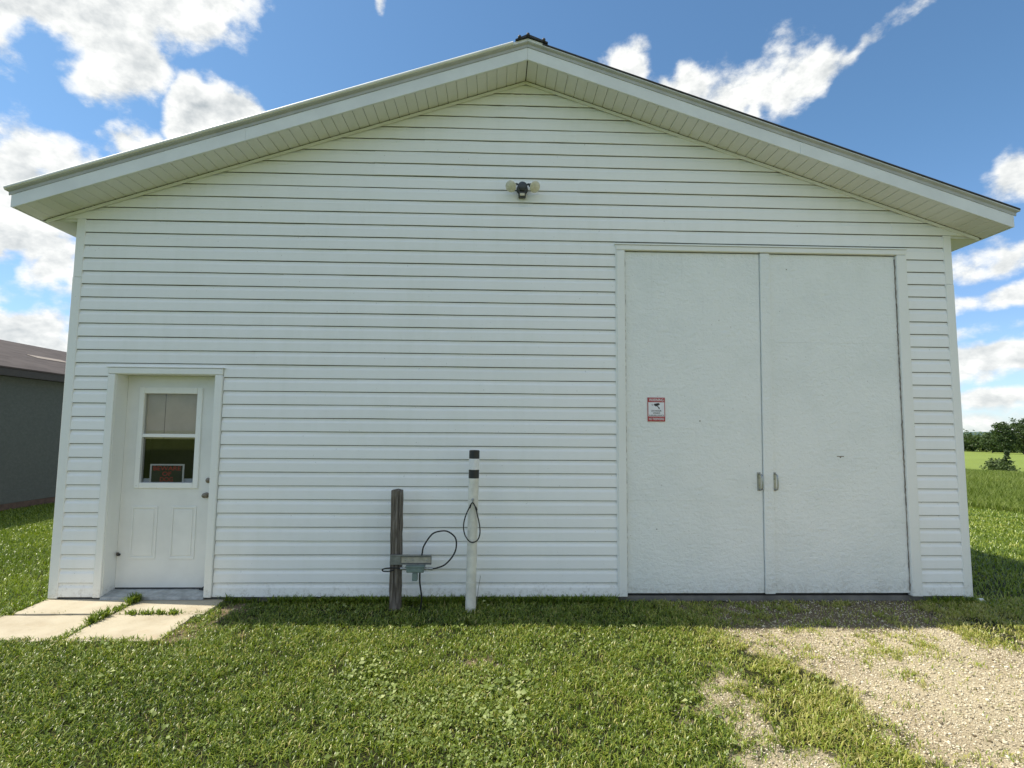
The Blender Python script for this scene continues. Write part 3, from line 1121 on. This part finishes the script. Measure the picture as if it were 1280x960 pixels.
ic.add([(5.588, yy, 1.818), (5.634, yy, 1.826), (5.646, yy, 1.815), (5.640, yy, 1.806), (5.604, yy, 1.794), (5.590, yy, 1.803)], [(0, 1, 2, 3, 4, 5)])
ic.add([(5.612, yy, 1.797), (5.620, yy, 1.800), (5.642, yy, 1.782), (5.644, yy, 1.766), (5.632, yy, 1.772), (5.630, yy, 1.782)], [(0, 1, 2, 3, 4, 5)])
ic.add([(5.574 + .008 * math.cos(t), yy, 1.808 + .008 * math.sin(t)) for t in [k * math.pi / 5 for k in range(10)]] +
       [(5.574 + .0055 * math.cos(t), yy, 1.808 + .0055 * math.sin(t)) for t in [k * math.pi / 5 for k in range(10)]],
       [(k, (k + 1) % 10, 10 + (k + 1) % 10, 10 + k) for k in range(10)])
part('camera_icon', ic, M['sign_black'], sg)

yd = YS + .0155
dg_ = root('dog_sign', (.874, yd, 1.024), label='black sign with red letters behind the lower pane of the entry door', cat='sign')
part('sign_plate', MB().box(.712, 1.036, YS + .024, YS + .027, 1.024, 1.198), M['sign_white'], dg_)
part('black_field', MB().box(.727, 1.021, YS + .0232, YS + .0245, 1.026, 1.184), M['sign_black'], dg_)
ty = YS + .0226
text_mesh('BEWARE', .874, 1.137, ty, .262, .040, M['dog_red'], 'lettering', dg_)
text_mesh('OF', .874, 1.085, ty, .085, .040, M['dog_red'], 'lettering', dg_)
text_mesh('DOG', .874, 1.030, ty, .125, .042, M['dog_red'], 'lettering', dg_)

# ------------------------------------------------------------------ floodlight
fl_ = root('floodlight', (4.292, -.01, 3.93), label='twin bulb outdoor floodlight with motion sensor high on the gable', cat='floodlight')
part('mounting_plate', MB().lathe([(.058, 0), (.058, .010), (.046, .030), (.040, .036)], (4.292, -.010, 3.945), (0, -1, 0), 18), M['lamp_body'], fl_, smooth=True)
part('housing', MB().lathe([(.040, 0), (.046, .012), (.046, .055), (.034, .066), (.004, .068)], (4.292, -.042, 3.945), (0, -1, 0), 16), M['lamp_body'], fl_, smooth=True)
for s in (-1, 1):
    part('swivel_arm', MB().tube(curve_pts([(4.292 + s * .030, -.075, 3.962), (4.292 + s * .062, -.085, 3.970), (4.292 + s * .078, -.088, 3.955)], 4), .010, 8), M['lamp_body'], fl_, smooth=True)
    o = (4.292 + s * .078, -.080, 3.962)
    ax = (s * .34, -.62, -.42)
    part('lamp_socket', MB().lathe([(.016, -.012), (.020, 0), (.020, .028), (.018, .034)], o, ax, 14), M['lamp_body' if s > 0 else 'lamp_glass'], fl_, smooth=True)
    part('bulb', MB().lathe([(.020, .030), (.026, .042), (.040, .066), (.052, .086), (.056, .094), (.054, .100), (.034, .110), (.003, .114)], o, ax, 20), M['lamp_glass'], fl_, smooth=True)
part('sensor', MB().box(4.254, 4.326, -.088, -.035, 3.842, 3.898), M['lamp_body'], fl_, bevel=.006)
part('sensor_lens', MB().box(4.266, 4.314, -.093, -.086, 3.850, 3.876), M['lamp_glass'], fl_, bevel=.003)
part('sensor_neck', MB().box(4.274, 4.306, -.07, -.04, 3.896, 3.915), M['lamp_body'], fl_)

# ------------------------------------------------------------------ wooden power post
pw = root('power_post', (3.173, -.225, -.07), label='weathered wooden post with grey outlet box and looped black cord', cat='post')
rp = random.Random(9)
rings = []
hs = [-.25 + i * (1.245 / 16) for i in range(17)]
for i, h in enumerate(hs):
    cx_ = 3.173 - .008 * max(0, h)
    ring = []
    for (x, y) in ((-.048, -.042), (-.024, -.044), (.0, -.042), (.024, -.044), (.048, -.042), (.050, 0), (.048, .042), (0, .044), (-.048, .042), (-.049, 0)):
        dz = 0
        if i == 16:
            dz = rp.uniform(-.012, .014) + (.012 if x < .02 else -.004)
        ring.append((cx_ + x + rp.uniform(-.0036, .0036), -.225 + y + rp.uniform(-.003, .003), h + dz))
    rings.append(ring)
mb = MB()
for i in range(16):
    o = len(mb.v)
    if i == 0:
        mb.v += rings[0]
        o = 0
    mb.v += rings[i + 1]
    a_ = i * 10
    mb.f += [(a_ + k, a_ + (k + 1) % 10, a_ + 10 + (k + 1) % 10, a_ + 10 + k) for k in range(10)]
mb.f.append(tuple(range(9, -1, -1)))
mb.f.append(tuple(160 + k for k in range(10)))
part('timber', mb, M['wood'], pw)
ch = MB()
ch.box(3.128, 3.492, -.292, -.272, .352, .360).box(3.128, 3.492, -.275, -.270, .360, .428).box(3.128, 3.492, -.300, -.270, .428, .438).box(3.128, 3.222, -.294, -.2755, .3605, .4275)
part('steel_channel', ch, M['bar'], pw, bevel=.0015)
part('channel_plate', MB().box(3.224, 3.486, -.284, -.2755, .366, .418), M['plate'], pw, bevel=.002)
for x in (3.262, 3.330, 3.452):
    part('bolt_head', MB().lathe([(.007, 0), (.007, .004), (.001, .006)], (x, -.284, .392), (0, -1, 0), 8), M['galv'], pw)
bx = MB()
bx.box(3.278, 3.432, -.335, -.272, .292, .351)
part('outlet_box', bx, M['box_grey'], pw, bevel=.008)
part('box_lid', MB().box(3.270, 3.440, -.342, -.266, .338, .349).box(3.300, 3.412, -.340, -.336, .296, .330), M['box_grey'], pw, bevel=.003)
part('outlet_cover', MB().box(3.330, 3.376, -.336, -.286, .222, .291), M['box_grey'], pw, bevel=.006)
for (x0, x1) in ((3.222, 3.278), (3.432, 3.508)):
    part('conduit_fitting', MB().lathe([(.010, 0), (.014, .002), (.014, .018), (.010, .020), (.010, .036), (.013, .038), (.013, abs(x1 - x0) - .002), (.008, abs(x1 - x0))], (x0, -.302, .322), (1, 0, 0), 10), M['galv'], pw, smooth=True)
part('cord', MB().tube(curve_pts([(3.407, -.292, .430), (3.411, -.30, .455), (3.427, -.31, .523), (3.495, -.312, .621), (3.566, -.314, .649), (3.637, -.314, .646), (3.702, -.314, .593), (3.712, -.312, .510), (3.683, -.31, .433), (3.614, -.306, .357), (3.54, -.304, .328), (3.506, -.302, .322)], 6), .0068, 8), M['black'], pw, smooth=True)
part('cord', MB().tube(curve_pts([(3.395, -.302, .300), (3.394, -.30, .25), (3.397, -.30, .189), (3.413, -.30, .086), (3.409, -.29, .004), (3.385, -.28, -.10)], 6), .0075, 8), M['black'], pw, smooth=True)
part('cord', MB().tube(curve_pts([(3.224, -.302, .322), (3.18, -.30, .327), (3.11, -.302, .326), (3.072, -.304, .318), (3.064, -.304, .308), (3.08, -.303, .299), (3.12, -.30, .298), (3.165, -.285, .305)], 6), .0058, 8), M['black'], pw, smooth=True)

# ------------------------------------------------------------------ white bollard
bl = root('bollard', (3.845, -.25, -.07), label='slim white plastic bollard with two black bands and hanging cord loop', cat='bollard')
bx0, bx1 = 3.844, 3.860


def bpt(z):
    return (bx0 + (bx1 - bx0) * (z + .07) / 1.43, -.25, z)


def bcyl(name, z0, z1, r, m, bev=True):
    A, B = Vector(bpt(z0)), Vector(bpt(z1))
    L = (B - A).length
    prof = [(r, 0), (r, L)]
    if bev:
        prof = [(r - .002, 0), (r, .002), (r, L - .002), (r - .002, L)]
    return part(name, MB().lathe(prof, A, B - A, 24), m, bl, smooth=True)


bcyl('pipe', -.25, .20, .0475, M['pvc'])
bcyl('pipe', .20, 1.352, .0460, M['pvc'])
bcyl('black_band', 1.289, 1.354, .0475, M['tape_black'])
bcyl('white_band', 1.19, 1.289, .0472, M['tape_white'])
bcyl('black_band', 1.112, 1.19, .0475, M['tape_black'])
part('cap', MB().lathe([(.0478, 0), (.0478, .008), (.040, .014), (.001, .016)], bpt(1.352), (0, 0, 1), 24), M['tape_black'], bl, smooth=True)
part('hook', MB().tube(curve_pts([(3.853, -.292, .918), (3.853, -.312, .922), (3.855, -.318, .912), (3.854, -.312, .902), (3.852, -.300, .902)], 5), .005, 8).lathe([(.013, 0), (.013, .006), (.004, .010)], (3.853, -.294, .925), (0, -1, 0), 12), M['galv'], bl, smooth=True)
part('cord', MB().tube(curve_pts([(3.853, -.313, .905), (3.832, -.312, .875), (3.791, -.312, .783), (3.774, -.312, .698), (3.786, -.312, .621), (3.823, -.312, .566), (3.858, -.312, .552), (3.901, -.312, .573), (3.921, -.312, .636), (3.913, -.312, .72), (3.891, -.312, .811), (3.879, -.312, .86), (3.855, -.313, .902)], 6), .0055, 8), M['black'], bl, smooth=True)
for p, d in (((3.836, -.312, .883), (-.35, 0, -1)), ((3.880, -.312, .864), (.3, 0, -1))):
    part('cord_clamp', MB().lathe([(.004, 0), (.0085, .003), (.0085, .032), (.004, .036)], p, d, 8), M['black'], bl, smooth=True)
wr = root('wire_stub', (3.90, -.19, -.07), label='thin dark wire sticking up from grass beside the white bollard', cat='wire')
part('wire', MB().tube(curve_pts([(3.893, -.19, -.09), (3.900, -.19, .02), (3.911, -.19, .127), (3.926, -.19, .215), (3.924, -.19, .235)], 5), .0028, 6), M['galv'], wr, smooth=True)
sc = MB()
sc.add([(8.66, -.05, -.045), (8.72, -.07, -.03), (8.76, -.04, -.05), (8.70, -.01, -.035), (8.68, -.03, -.02), (8.73, -.035, -.015)], [(0, 1, 5, 4), (1, 2, 5), (2, 3, 5), (3, 0, 4), (3, 4, 5)])
part('plastic_scrap', sc, M['scrap'], None, label='crumpled white plastic scrap at the right corner of the workshop', cat='scrap')

# ------------------------------------------------------------------ grey shed on the left
sh = root('grey_shed', (-5.55, 7.0, -.09), label='dark grey shed with brown shingle roof left of the workshop', cat='shed')
sx0, sx1, sy0, sy1 = -12.5, -5.55, 2.2, 13.5
part('wall', MB().box(sx1 - .15, sx1, sy0, sy1, .02, 2.66), M['shed_wall'], sh)
part('wall', MB().box(sx0, sx0 + .15, sy0, sy1, .02, 2.66), M['shed_wall'], sh)
for y in (sy0, sy1 - .15):
    part('gable_wall', MB().loft([(sx0 + .15, y, .02), (sx1 - .15, y, .02), (sx1 - .15, y, 2.66), ((sx0 + sx1) / 2, y, 3.78), (sx0 + .15, y, 2.66)],
                                 [(sx0 + .15, y + .15, .02), (sx1 - .15, y + .15, .02), (sx1 - .15, y + .15, 2.66), ((sx0 + sx1) / 2, y + .15, 3.78), (sx0 + .15, y + .15, 2.66)]), M['shed_wall'], sh)
part('base_board', MB().box(sx1 - .10, sx1 + .02, sy0, sy1, -.13, .06), simple('shed_base', (.10, .065, .05), .9, 0, .3, 8), sh)
part('bottom_plank', MB().box(sx1 + .0005, sx1 + .012, sy0, sy1, .064, .30), M['shed_wall'], sh, bevel=.003)
xm = (sx0 + sx1) / 2
for s in (-1, 1):
    ex = xm + s * ((sx1 - sx0) / 2 + .28)
    ze = 2.72
    zr = ze + .31 * abs(ex - xm)
    part('roof', MB().loft([(xm, sy0 - .3, zr), (ex, sy0 - .3, ze), (ex, sy0 - .3, ze - .03), (xm, sy0 - .3, zr - .03)],
                           [(xm, sy1 + .3, zr), (ex, sy1 + .3, ze), (ex, sy1 + .3, ze - .03), (xm, sy1 + .3, zr - .03)]), M['shingle'], sh)
    part('fascia', MB().box(min(ex - s * .012, ex - s * .03), max(ex - s * .012, ex - s * .03), sy0 - .3, sy1 + .3, ze - .17, ze - .034), M['shed_trim'], sh)
    part('soffit', MB().box(min(ex - s * .031, xm + s * (sx1 - sx0) / 2), max(ex - s * .031, xm + s * (sx1 - sx0) / 2), sy0 - .3, sy1 + .3, ze - .16, ze - .15), M['shed_trim'], sh)
part('roof_patch', MB().loft([(-7.15, 8.2, 2.72 + .31 * 1.88 + .006), (-6.85, 8.2, 2.72 + .31 * 1.58 + .006), (-6.85, 9.3, 2.72 + .31 * 1.58 + .006), (-7.15, 9.3, 2.72 + .31 * 1.88 + .006)],
                             [(-7.15, 8.2, 2.72 + .31 * 1.88 + .012), (-6.85, 8.2, 2.72 + .31 * 1.58 + .012), (-6.85, 9.3, 2.72 + .31 * 1.58 + .012), (-7.15, 9.3, 2.72 + .31 * 1.88 + .012)]), simple('pale_patch', (.26, .22, .19), .8), sh)


# ------------------------------------------------------------------ vegetation
def blades(name, x, y, length, width, lean, m, tint, droop=.5, z=None, stuff_label=None):
    n = len(x)
    z = ground_z(x, y) - .004 if z is None else z
    a = rng.uniform(0, 2 * np.pi, n)
    fa = a + np.pi / 2 + rng.uniform(-.7, .7, n)
    dx, dy = np.cos(a), np.sin(a)
    wx_, wy_ = np.cos(fa) * width / 2, np.sin(fa) * width / 2
    h1 = length * .55 * np.cos(lean * .6)
    o1 = length * .55 * np.sin(lean * .6)
    l2 = lean + droop
    h2 = h1 + length * .45 * np.cos(l2)
    o2 = o1 + length * .45 * np.sin(l2)
    V = np.zeros((n, 5, 3), np.float32)
    V[:, 0] = np.stack([x - wx_ * .7, y - wy_ * .7, z], -1)
    V[:, 1] = np.stack([x + wx_ * .7, y + wy_ * .7, z], -1)
    V[:, 2] = np.stack([x + dx * o1 - wx_, y + dy * o1 - wy_, z + h1], -1)
    V[:, 3] = np.stack([x + dx * o1 + wx_, y + dy * o1 + wy_, z + h1], -1)
    V[:, 4] = np.stack([x + dx * o2, y + dy * o2, z + h2], -1)
    base = (np.arange(n) * 5)[:, None]
    L = (base + np.array([0, 1, 3, 2, 2, 3, 4])).ravel()
    S = np.tile([4, 3], n)
    o = np_mesh(name, V.reshape(-1, 3), L, S, m, np.repeat(tint, 5))
    return o


def scatter(n, x0, x1, y0, y1):
    return rng.uniform(x0, x1, n), rng.uniform(y0, y1, n)


# front lawn
n = 600000
x, y = scatter(n, -3.0, 11.0, -3.4, .05)
keep = np.abs(x - 4.05) < 1.12 * (y + 5.4) + .5
x, y = x[keep], y[keep]
g, gr, so = cover(x, y)
k = rng.random(len(x)) < g
x, y, gr = x[k], y[k], gr[k]
lush = fnoise(x, y, .5)
tuft = fnoise(x + 31, y - 7, .07, 2)
k = rng.random(len(x)) < .35 + 1.1 * sstep(tuft, .3, .62)
x, y, gr, lush, tuft = x[k], y[k], gr[k], lush[k], tuft[k]
strip = inpoly(*wob(x, y), G_STRIP)
lime = np.clip(sstep(x, 5.0, 6.0) * .30, 0, 1) + strip * .14
tint = np.clip(.20 + .58 * fnoise(x + 60, y - 20, 1.1) + .25 * (lush - .5) + .22 * (tuft - .5) + lime + rng.normal(0, .24, len(x)), 0, .92)
dead = rng.random(len(x)) < .05
tint[dead] = rng.uniform(.85, 1, dead.sum())
ln = (.028 + .034 * rng.random(len(x))) * (.75 + .6 * lush) * np.where(gr > .4, .85, 1) * np.where(strip, 1.15, 1)
lawn = blades('lawn_grass', x, y, ln, .0036 + .0034 * rng.random(len(x)), rng.uniform(.25, 1.3, len(x)), M['grass'], tint, .55)
tag(lawn, label='short patchy green lawn in front of the white workshop', cat='grass', kind='stuff')

# side lawns, coarser with distance
n = 150000
x, y = scatter(n, -6.5, -.05, -2.0, 9)
k = (np.abs(x - 4.05) < 1.15 * (y + 5.4) + .3) & (x > -5.5)
x, y = x[k], y[k]
g, gr, so = cover(x, y)
k = rng.random(len(x)) < g
x, y = x[k], y[k]
lush = fnoise(x, y, .8)
tint = np.clip(.30 + .36 * lush + rng.normal(0, .12, len(x)), 0, .88)
side = blades('lawn_grass', x, y, (.05 + .04 * rng.random(len(x))), .007 + .005 * rng.random(len(x)), rng.uniform(.1, 1.0, len(x)), M['grass'], tint)
tag(side, label='green lawn between the grey shed and the white workshop', cat='grass', kind='stuff')

n = 330000
x, y = scatter(n, 8.62, 30, -1.5, 17)
r_ = np.hypot(x - CAM[0], y - CAM[1])
k = (np.abs(x - 4.05) < 1.25 * (y + 5.4) + .3) & (r_ < 21.0) & (x > 4.05 + .66 * (y + 5.4)) & (rng.random(n) < np.clip(11 / r_, .25, 1))
x, y = x[k], y[k]
g, gr, so = cover(x, y)
k = rng.random(len(x)) < g
x, y = x[k], y[k]
lush = fnoise(x, y, 1.2)
mow = .08 * np.sin((y * .85 + x * .2) * 2 * np.pi / 1.3)
r_ = np.hypot(x - CAM[0], y - CAM[1])
tint = np.clip(.42 + .3 * lush + mow + rng.normal(0, .12, len(x)), 0, .9)
sd_ = blades('lawn_grass', x, y, (.05 + .04 * rng.random(len(x))), (.0065 + .004 * rng.random(len(x))) * np.clip(r_ / 8, .9, 2.2), rng.uniform(.2, 1.1, len(x)), M['grass'], tint)
tag(sd_, label='mown green lawn to the right of the white workshop', cat='grass', kind='stuff')

# tall meadow grass beyond the mown edge
n = 190000
r_ = np.sqrt(rng.uniform(20.0 ** 2, 46 ** 2, n))
a = rng.uniform(math.radians(34), math.radians(53), n)
x, y = CAM[0] + r_ * np.sin(a), CAM[1] + r_ * np.cos(a)
r_ = r_ + 1.4 * (fnoise(x, y, 2.5) - .5)
k = (r_ > 20.2) & (rng.random(n) < np.clip(42 / r_, .3, 1))
x, y, r_ = x[k], y[k], r_[k]
lush = fnoise(x, y, 3)
tint = np.clip(.18 + .5 * lush + rng.normal(0, .14, len(x)), 0, .95)
edge = sstep(r_, 20.2, 26)
tall = blades('meadow_grass', x, y, (.26 + .30 * rng.random(len(x))) * (.45 + .55 * edge) * (.75 + .5 * lush), (.013 + .012 * rng.random(len(x))) * np.clip(r_ / 28, .8, 2), rng.uniform(.02, .45, len(x)), M['tall'], tint, .5)
tag(tall, label='tall unmown meadow grass beyond the mown lawn', cat='meadow', kind='stuff')


def leaves(name, C, N_, L, Wd, m, tint, fold=.25):
    """small folded leaves: centre base, direction from normal; four triangles"""
    n = len(C)
    a = rng.uniform(0, 2 * np.pi, n)
    N_ = N_ / np.linalg.norm(N_, axis=1, keepdims=True)
    ref = np.stack([np.cos(a), np.sin(a), np.zeros(n)], -1)
    d = ref - N_ * (ref * N_).sum(1, keepdims=True)
    d /= np.linalg.norm(d, axis=1, keepdims=True)
    s = np.cross(N_, d)
    L = L[:, None]
    Wd = Wd[:, None]
    V = np.zeros((n, 5, 3), np.float32)
    V[:, 0] = C
    V[:, 1] = C + d * L * .5 + s * Wd * .5 + N_ * L * fold * .35
    V[:, 2] = C + d * L * .5
    V[:, 3] = C + d * L * .5 - s * Wd * .5 + N_ * L * fold * .35
    V[:, 4] = C + d * L - N_ * L * .12
    base = (np.arange(n) * 5)[:, None]
    Lp = (base + np.array([0, 2, 1, 1, 2, 4, 0, 3, 2, 2, 3, 4])).ravel()
    return np_mesh(name, V.reshape(-1, 3), Lp, np.full(n * 4, 3), m, np.repeat(tint, 5))


# broad lawn weeds: clover and plantain
n = 90000
x, y = scatter(n, -.5, 7.0, -3.3, -.1)
g, gr, so = cover(x, y)
dn = sstep(fnoise(x + 3, y + 8, .45), .46, .66) * (.35 + .65 * sstep(-y, .6, 1.6)) * (1 - .75 * sstep(x, 4.9, 5.8))
cen = np.exp(-((x - 3.9) / 1.1) ** 2 - ((y + 2.3) / .7) ** 2)
k = (rng.random(n) < .02 + dn * (.16 + .7 * cen)) & (rng.random(n) < g) & (gr < .3)
x, y = x[k], y[k]
big = sstep(fnoise(x - 9, y + 2, .22, 2), .6, .72)
n = len(x)
C = np.stack([x, y, ground_z(x, y) + .018 + .028 * rng.random(n)], -1)
Nn = np.stack([rng.normal(-.15, .5, n), rng.normal(-.1, .5, n), np.ones(n)], -1)
L = .013 + .014 * rng.random(n) + big * .026 * rng.random(n)
cv = leaves('clover_leaves', C, Nn, L, L * rng.uniform(.55, .85, n), M['clover'], np.clip(rng.normal(.45, .22, n) + big * .2, 0, 1))
tag(cv, label='broad leafed clover and plantain scattered through the front lawn', cat='weeds', kind='stuff')

# weeds in the paving joints and at the wall foot
jx, jy, js = [], [], []
for (p, q_, cnt, h) in (((.80, -.03), (.805, -.14), 260, 1.2), ((.79, -.19), (.78, -.34), 90, .7), ((.775, -.38), (.77, -.60), 240, 1.1), ((.92, -.383), (1.38, -.383), 300, .75), ((.775, -.62), (.77, -.92), 40, .6), ((1.56, -.02), (1.9, -.03), 120, 1.0), ((2.0, -.05), (5.2, -.05), 2600, 1.15), ((-.05, -.3), (-.05, .0), 80, .8), ((8.2, -.04), (8.66, -.05), 200, 1.0)):
    t = rng.random(cnt)
    if cnt < 800:
        t = np.clip(t + .06 * np.sin(t * 25), 0, 1)
    jx.append(p[0] + (q_[0] - p[0]) * t + rng.normal(0, .018, cnt))
    jy.append(p[1] + (q_[1] - p[1]) * t + rng.normal(0, .014, cnt))
    js.append(np.full(cnt, h))
jx, jy, js = map(np.concatenate, (jx, jy, js))
jy = np.minimum(jy, -.025)
wd = blades('paving_weeds', jx, jy, (.05 + .05 * rng.random(len(jx))) * js, .006 + .006 * rng.random(len(jx)), rng.uniform(.1, 1.1, len(jx)), M['grass'], np.clip(rng.normal(.5, .14, len(jx)), 0, .85), .5, z=np.where((jx < 1.65) & (jy > -.9), -.034 + .04 * jy, ground_z(jx, jy) - .004))
tag(wd, label='grass and weeds in the paving joints and along the wall foot', cat='weeds', kind='stuff')

# gravel
n = 270000
x, y = scatter(n, 5.0, 10.0, -3.6, .02)
k = np.abs(x - 4.05) < 1.12 * (y + 5.4) + .4
x, y = x[k], y[k]
g, gr, so = cover(x, y)
k = rng.random(len(x)) < gr * .62 * (1 - .6 * g) * np.where(inpoly(x, y, G_APRON), .35, 1)
x, y = x[k], y[k]
n = len(x)
x = np.concatenate([x, rng.uniform(1.5, 1.85, 350), rng.uniform(3.7, 4.1, 120)])
y = np.concatenate([y, rng.uniform(-.95, 0, 350), rng.uniform(-1.45, -1.2, 120)])
n = len(x)
r_ = np.clip(rng.lognormal(-5.62, .50, n), .0017, .013)
octa = np.array([[1, 0, 0], [-1, 0, 0], [0, 1, 0], [0, -1, 0], [0, 0, 1], [0, 0, -1]], float)
S3 = np.stack([r_ * rng.uniform(.7, 1.3, n), r_ * rng.uniform(.7, 1.3, n), r_ * rng.uniform(.5, .9, n)], -1)
V = octa[None] * S3[:, None] * rng.uniform(.75, 1.25, (n, 6, 1)) + rng.normal(0, .16, (n, 6, 3)) * r_[:, None, None]
a = rng.uniform(0, 2 * np.pi, n)
ca, sa = np.cos(a)[:, None], np.sin(a)[:, None]
V = np.stack([V[..., 0] * ca - V[..., 1] * sa, V[..., 0] * sa + V[..., 1] * ca, V[..., 2]], -1)
V += np.stack([x, y, ground_z(x, y) + r_ * .25], -1)[:, None]
tri = np.array([0, 2, 4, 2, 1, 4, 1, 3, 4, 3, 0, 4, 2, 0, 5, 1, 2, 5, 3, 1, 5, 0, 3, 5])
Lp = ((np.arange(n) * 6)[:, None] + tri).ravel()
gv = np_mesh('gravel_stones', V.reshape(-1, 3), Lp, np.full(n * 8, 3), M['stone'], np.repeat(np.clip(rng.normal(.50, .27, n) + .35 * (fnoise(x, y, .5) - .5), 0, 1), 6))
tag(gv, label='pale crushed gravel of the drive before the tall doors', cat='gravel', kind='stuff')


def tree(name, x, y, h, rad, label, cat='tree', group=None, dark=.4, nclump=90, per=34, leaf=.34, trunk_h=.25, conic=0.0):
    z0 = float(ground_z(x, y))
    r = root(name, (x, y, z0), label=label, cat=cat, group=group)
    mb = MB()
    rt = random.Random(int(x * 13 + y * 7))
    mb.tube([(x, y, z0 - .2), (x + .1, y, z0 + h * .3), (x, y + .1, z0 + h * .6), (x, y, z0 + h * .9)], [h * .022, h * .017, h * .011, h * .003], 8)
    for k in range(9):
        zz = z0 + h * rt.uniform(.25, .75)
        aa = rt.uniform(0, 6.28)
        l = rad * rt.uniform(.5, .85)
        mb.tube([(x, y, zz), (x + l * .5 * math.cos(aa), y + l * .5 * math.sin(aa), zz + l * .3), (x + l * math.cos(aa), y + l * math.sin(aa), zz + l * .45)], [h * .008, h * .005, h * .002], 6)
    part('trunk', mb, M['bark'], r, smooth=True)
    # clumps of leaves through the crown's volume
    cc = []
    while len(cc) < nclump:
        u = rng.uniform(-1, 1, 3)
        if (u ** 2).sum() > 1 or (u ** 2).sum() < .12:
            continue
        t = (u[2] + 1) / 2
        w = 1 - conic * t
        cc.append((u[0] * rad * w, u[1] * rad * w, h * trunk_h + t * h * (1 - trunk_h)))
    cc = np.array(cc) + rng.normal(0, rad * .07, (nclump, 3))
    cs = rng.uniform(.08, .17, nclump) * rad
    P_ = np.repeat(cc, per, 0) + rng.normal(0, 1, (nclump * per, 3)) * np.repeat(cs, per)[:, None] * np.array([1, 1, .7])
    n_ = len(P_)
    Nn_ = rng.normal(0, 1, (n_, 3)) + np.array([0, 0, .6])
    L_ = leaf * rng.uniform(.6, 1.3, n_)
    tt = np.clip(dark + np.repeat(rng.normal(0, .16, nclump), per) + rng.normal(0, .1, n_), 0, 1)
    o = leaves('crown', P_, Nn_, L_, L_ * .75, M['leaf'], tt)
    o.parent = r
    return r


def polar(px_az, dist):
    a_ = math.radians(px_az)
    return CAM[0] + dist * math.sin(a_), CAM[1] + dist * math.cos(a_)


trees = [(43.0, 192, 8.2, 2.5, .25, 'dark rounded tree at the left end of the near clump', .1),
         (44.1, 200, 9.6, 2.9, .40, 'tall grey green tree second in the clump beyond the field', .1),
         (45.2, 190, 9.2, 3.0, .55, 'pale green spreading tree at the right edge of the picture', .05),
         (46.6, 198, 9.8, 3.4, .40, 'tall tree just outside the right edge of the picture', .1),
         (42.3, 205, 5.4, 2.2, .35, 'lower bushy tree beside the dark rounded tree', .0)]
for (aa, dd, h, rad, dk, lb, cn) in trees:
    tx, ty_ = polar(aa, dd)
    tree('deciduous_tree', tx, ty_, h, rad, lb, group='trees beyond the field', dark=dk, nclump=110, per=34, leaf=.42, trunk_h=.10, conic=cn)

# far wood: one mass behind the field
C_ = []
T_ = []
for k in range(240):
    aa = rng.uniform(28, 62)
    dd = rng.uniform(232, 262)
    tx, ty_ = polar(aa, dd)
    h = rng.uniform(5.0, 6.6) * (1 + .1 * math.sin(aa * 3))
    z0 = float(ground_z(tx, ty_))
    m_ = 170
    u = rng.normal(0, .5, (m_, 3))
    C_.append(np.stack([tx + u[:, 0] * 2.6, ty_ + u[:, 1] * 2.6, z0 + h * np.clip(.5 + u[:, 2] * .42, .0, 1.02)], -1))
    T_.append(np.clip(rng.normal(.35, .15) + rng.normal(0, .12, m_), 0, 1))
C_ = np.concatenate(C_)
T_ = np.concatenate(T_)
L_ = rng.uniform(.5, 1.1, len(C_))
wood = leaves('far_wood', C_, rng.normal(0, 1, C_.shape) + np.array([0, 0, .5]), L_, L_ * .8, M['leaf'], T_)
tag(wood, label='low dark wood along the far edge of the field', cat='wood', kind='stuff')

# bush in the meadow with a bare leader
bx_, by_ = polar(42.75, 48)
tree('bush', bx_, by_, 1.05, .88, 'leafy green bush standing in the meadow before the pale field', 'bush', None, .65, 60, 34, .13, .05, .15)
b2x, b2y = polar(43.1, 48)
tree('sapling', b2x, b2y, 1.7, .2, 'thin dark sapling rising out of the meadow bush', 'sapling', None, .25, 16, 14, .14, .3, .6)
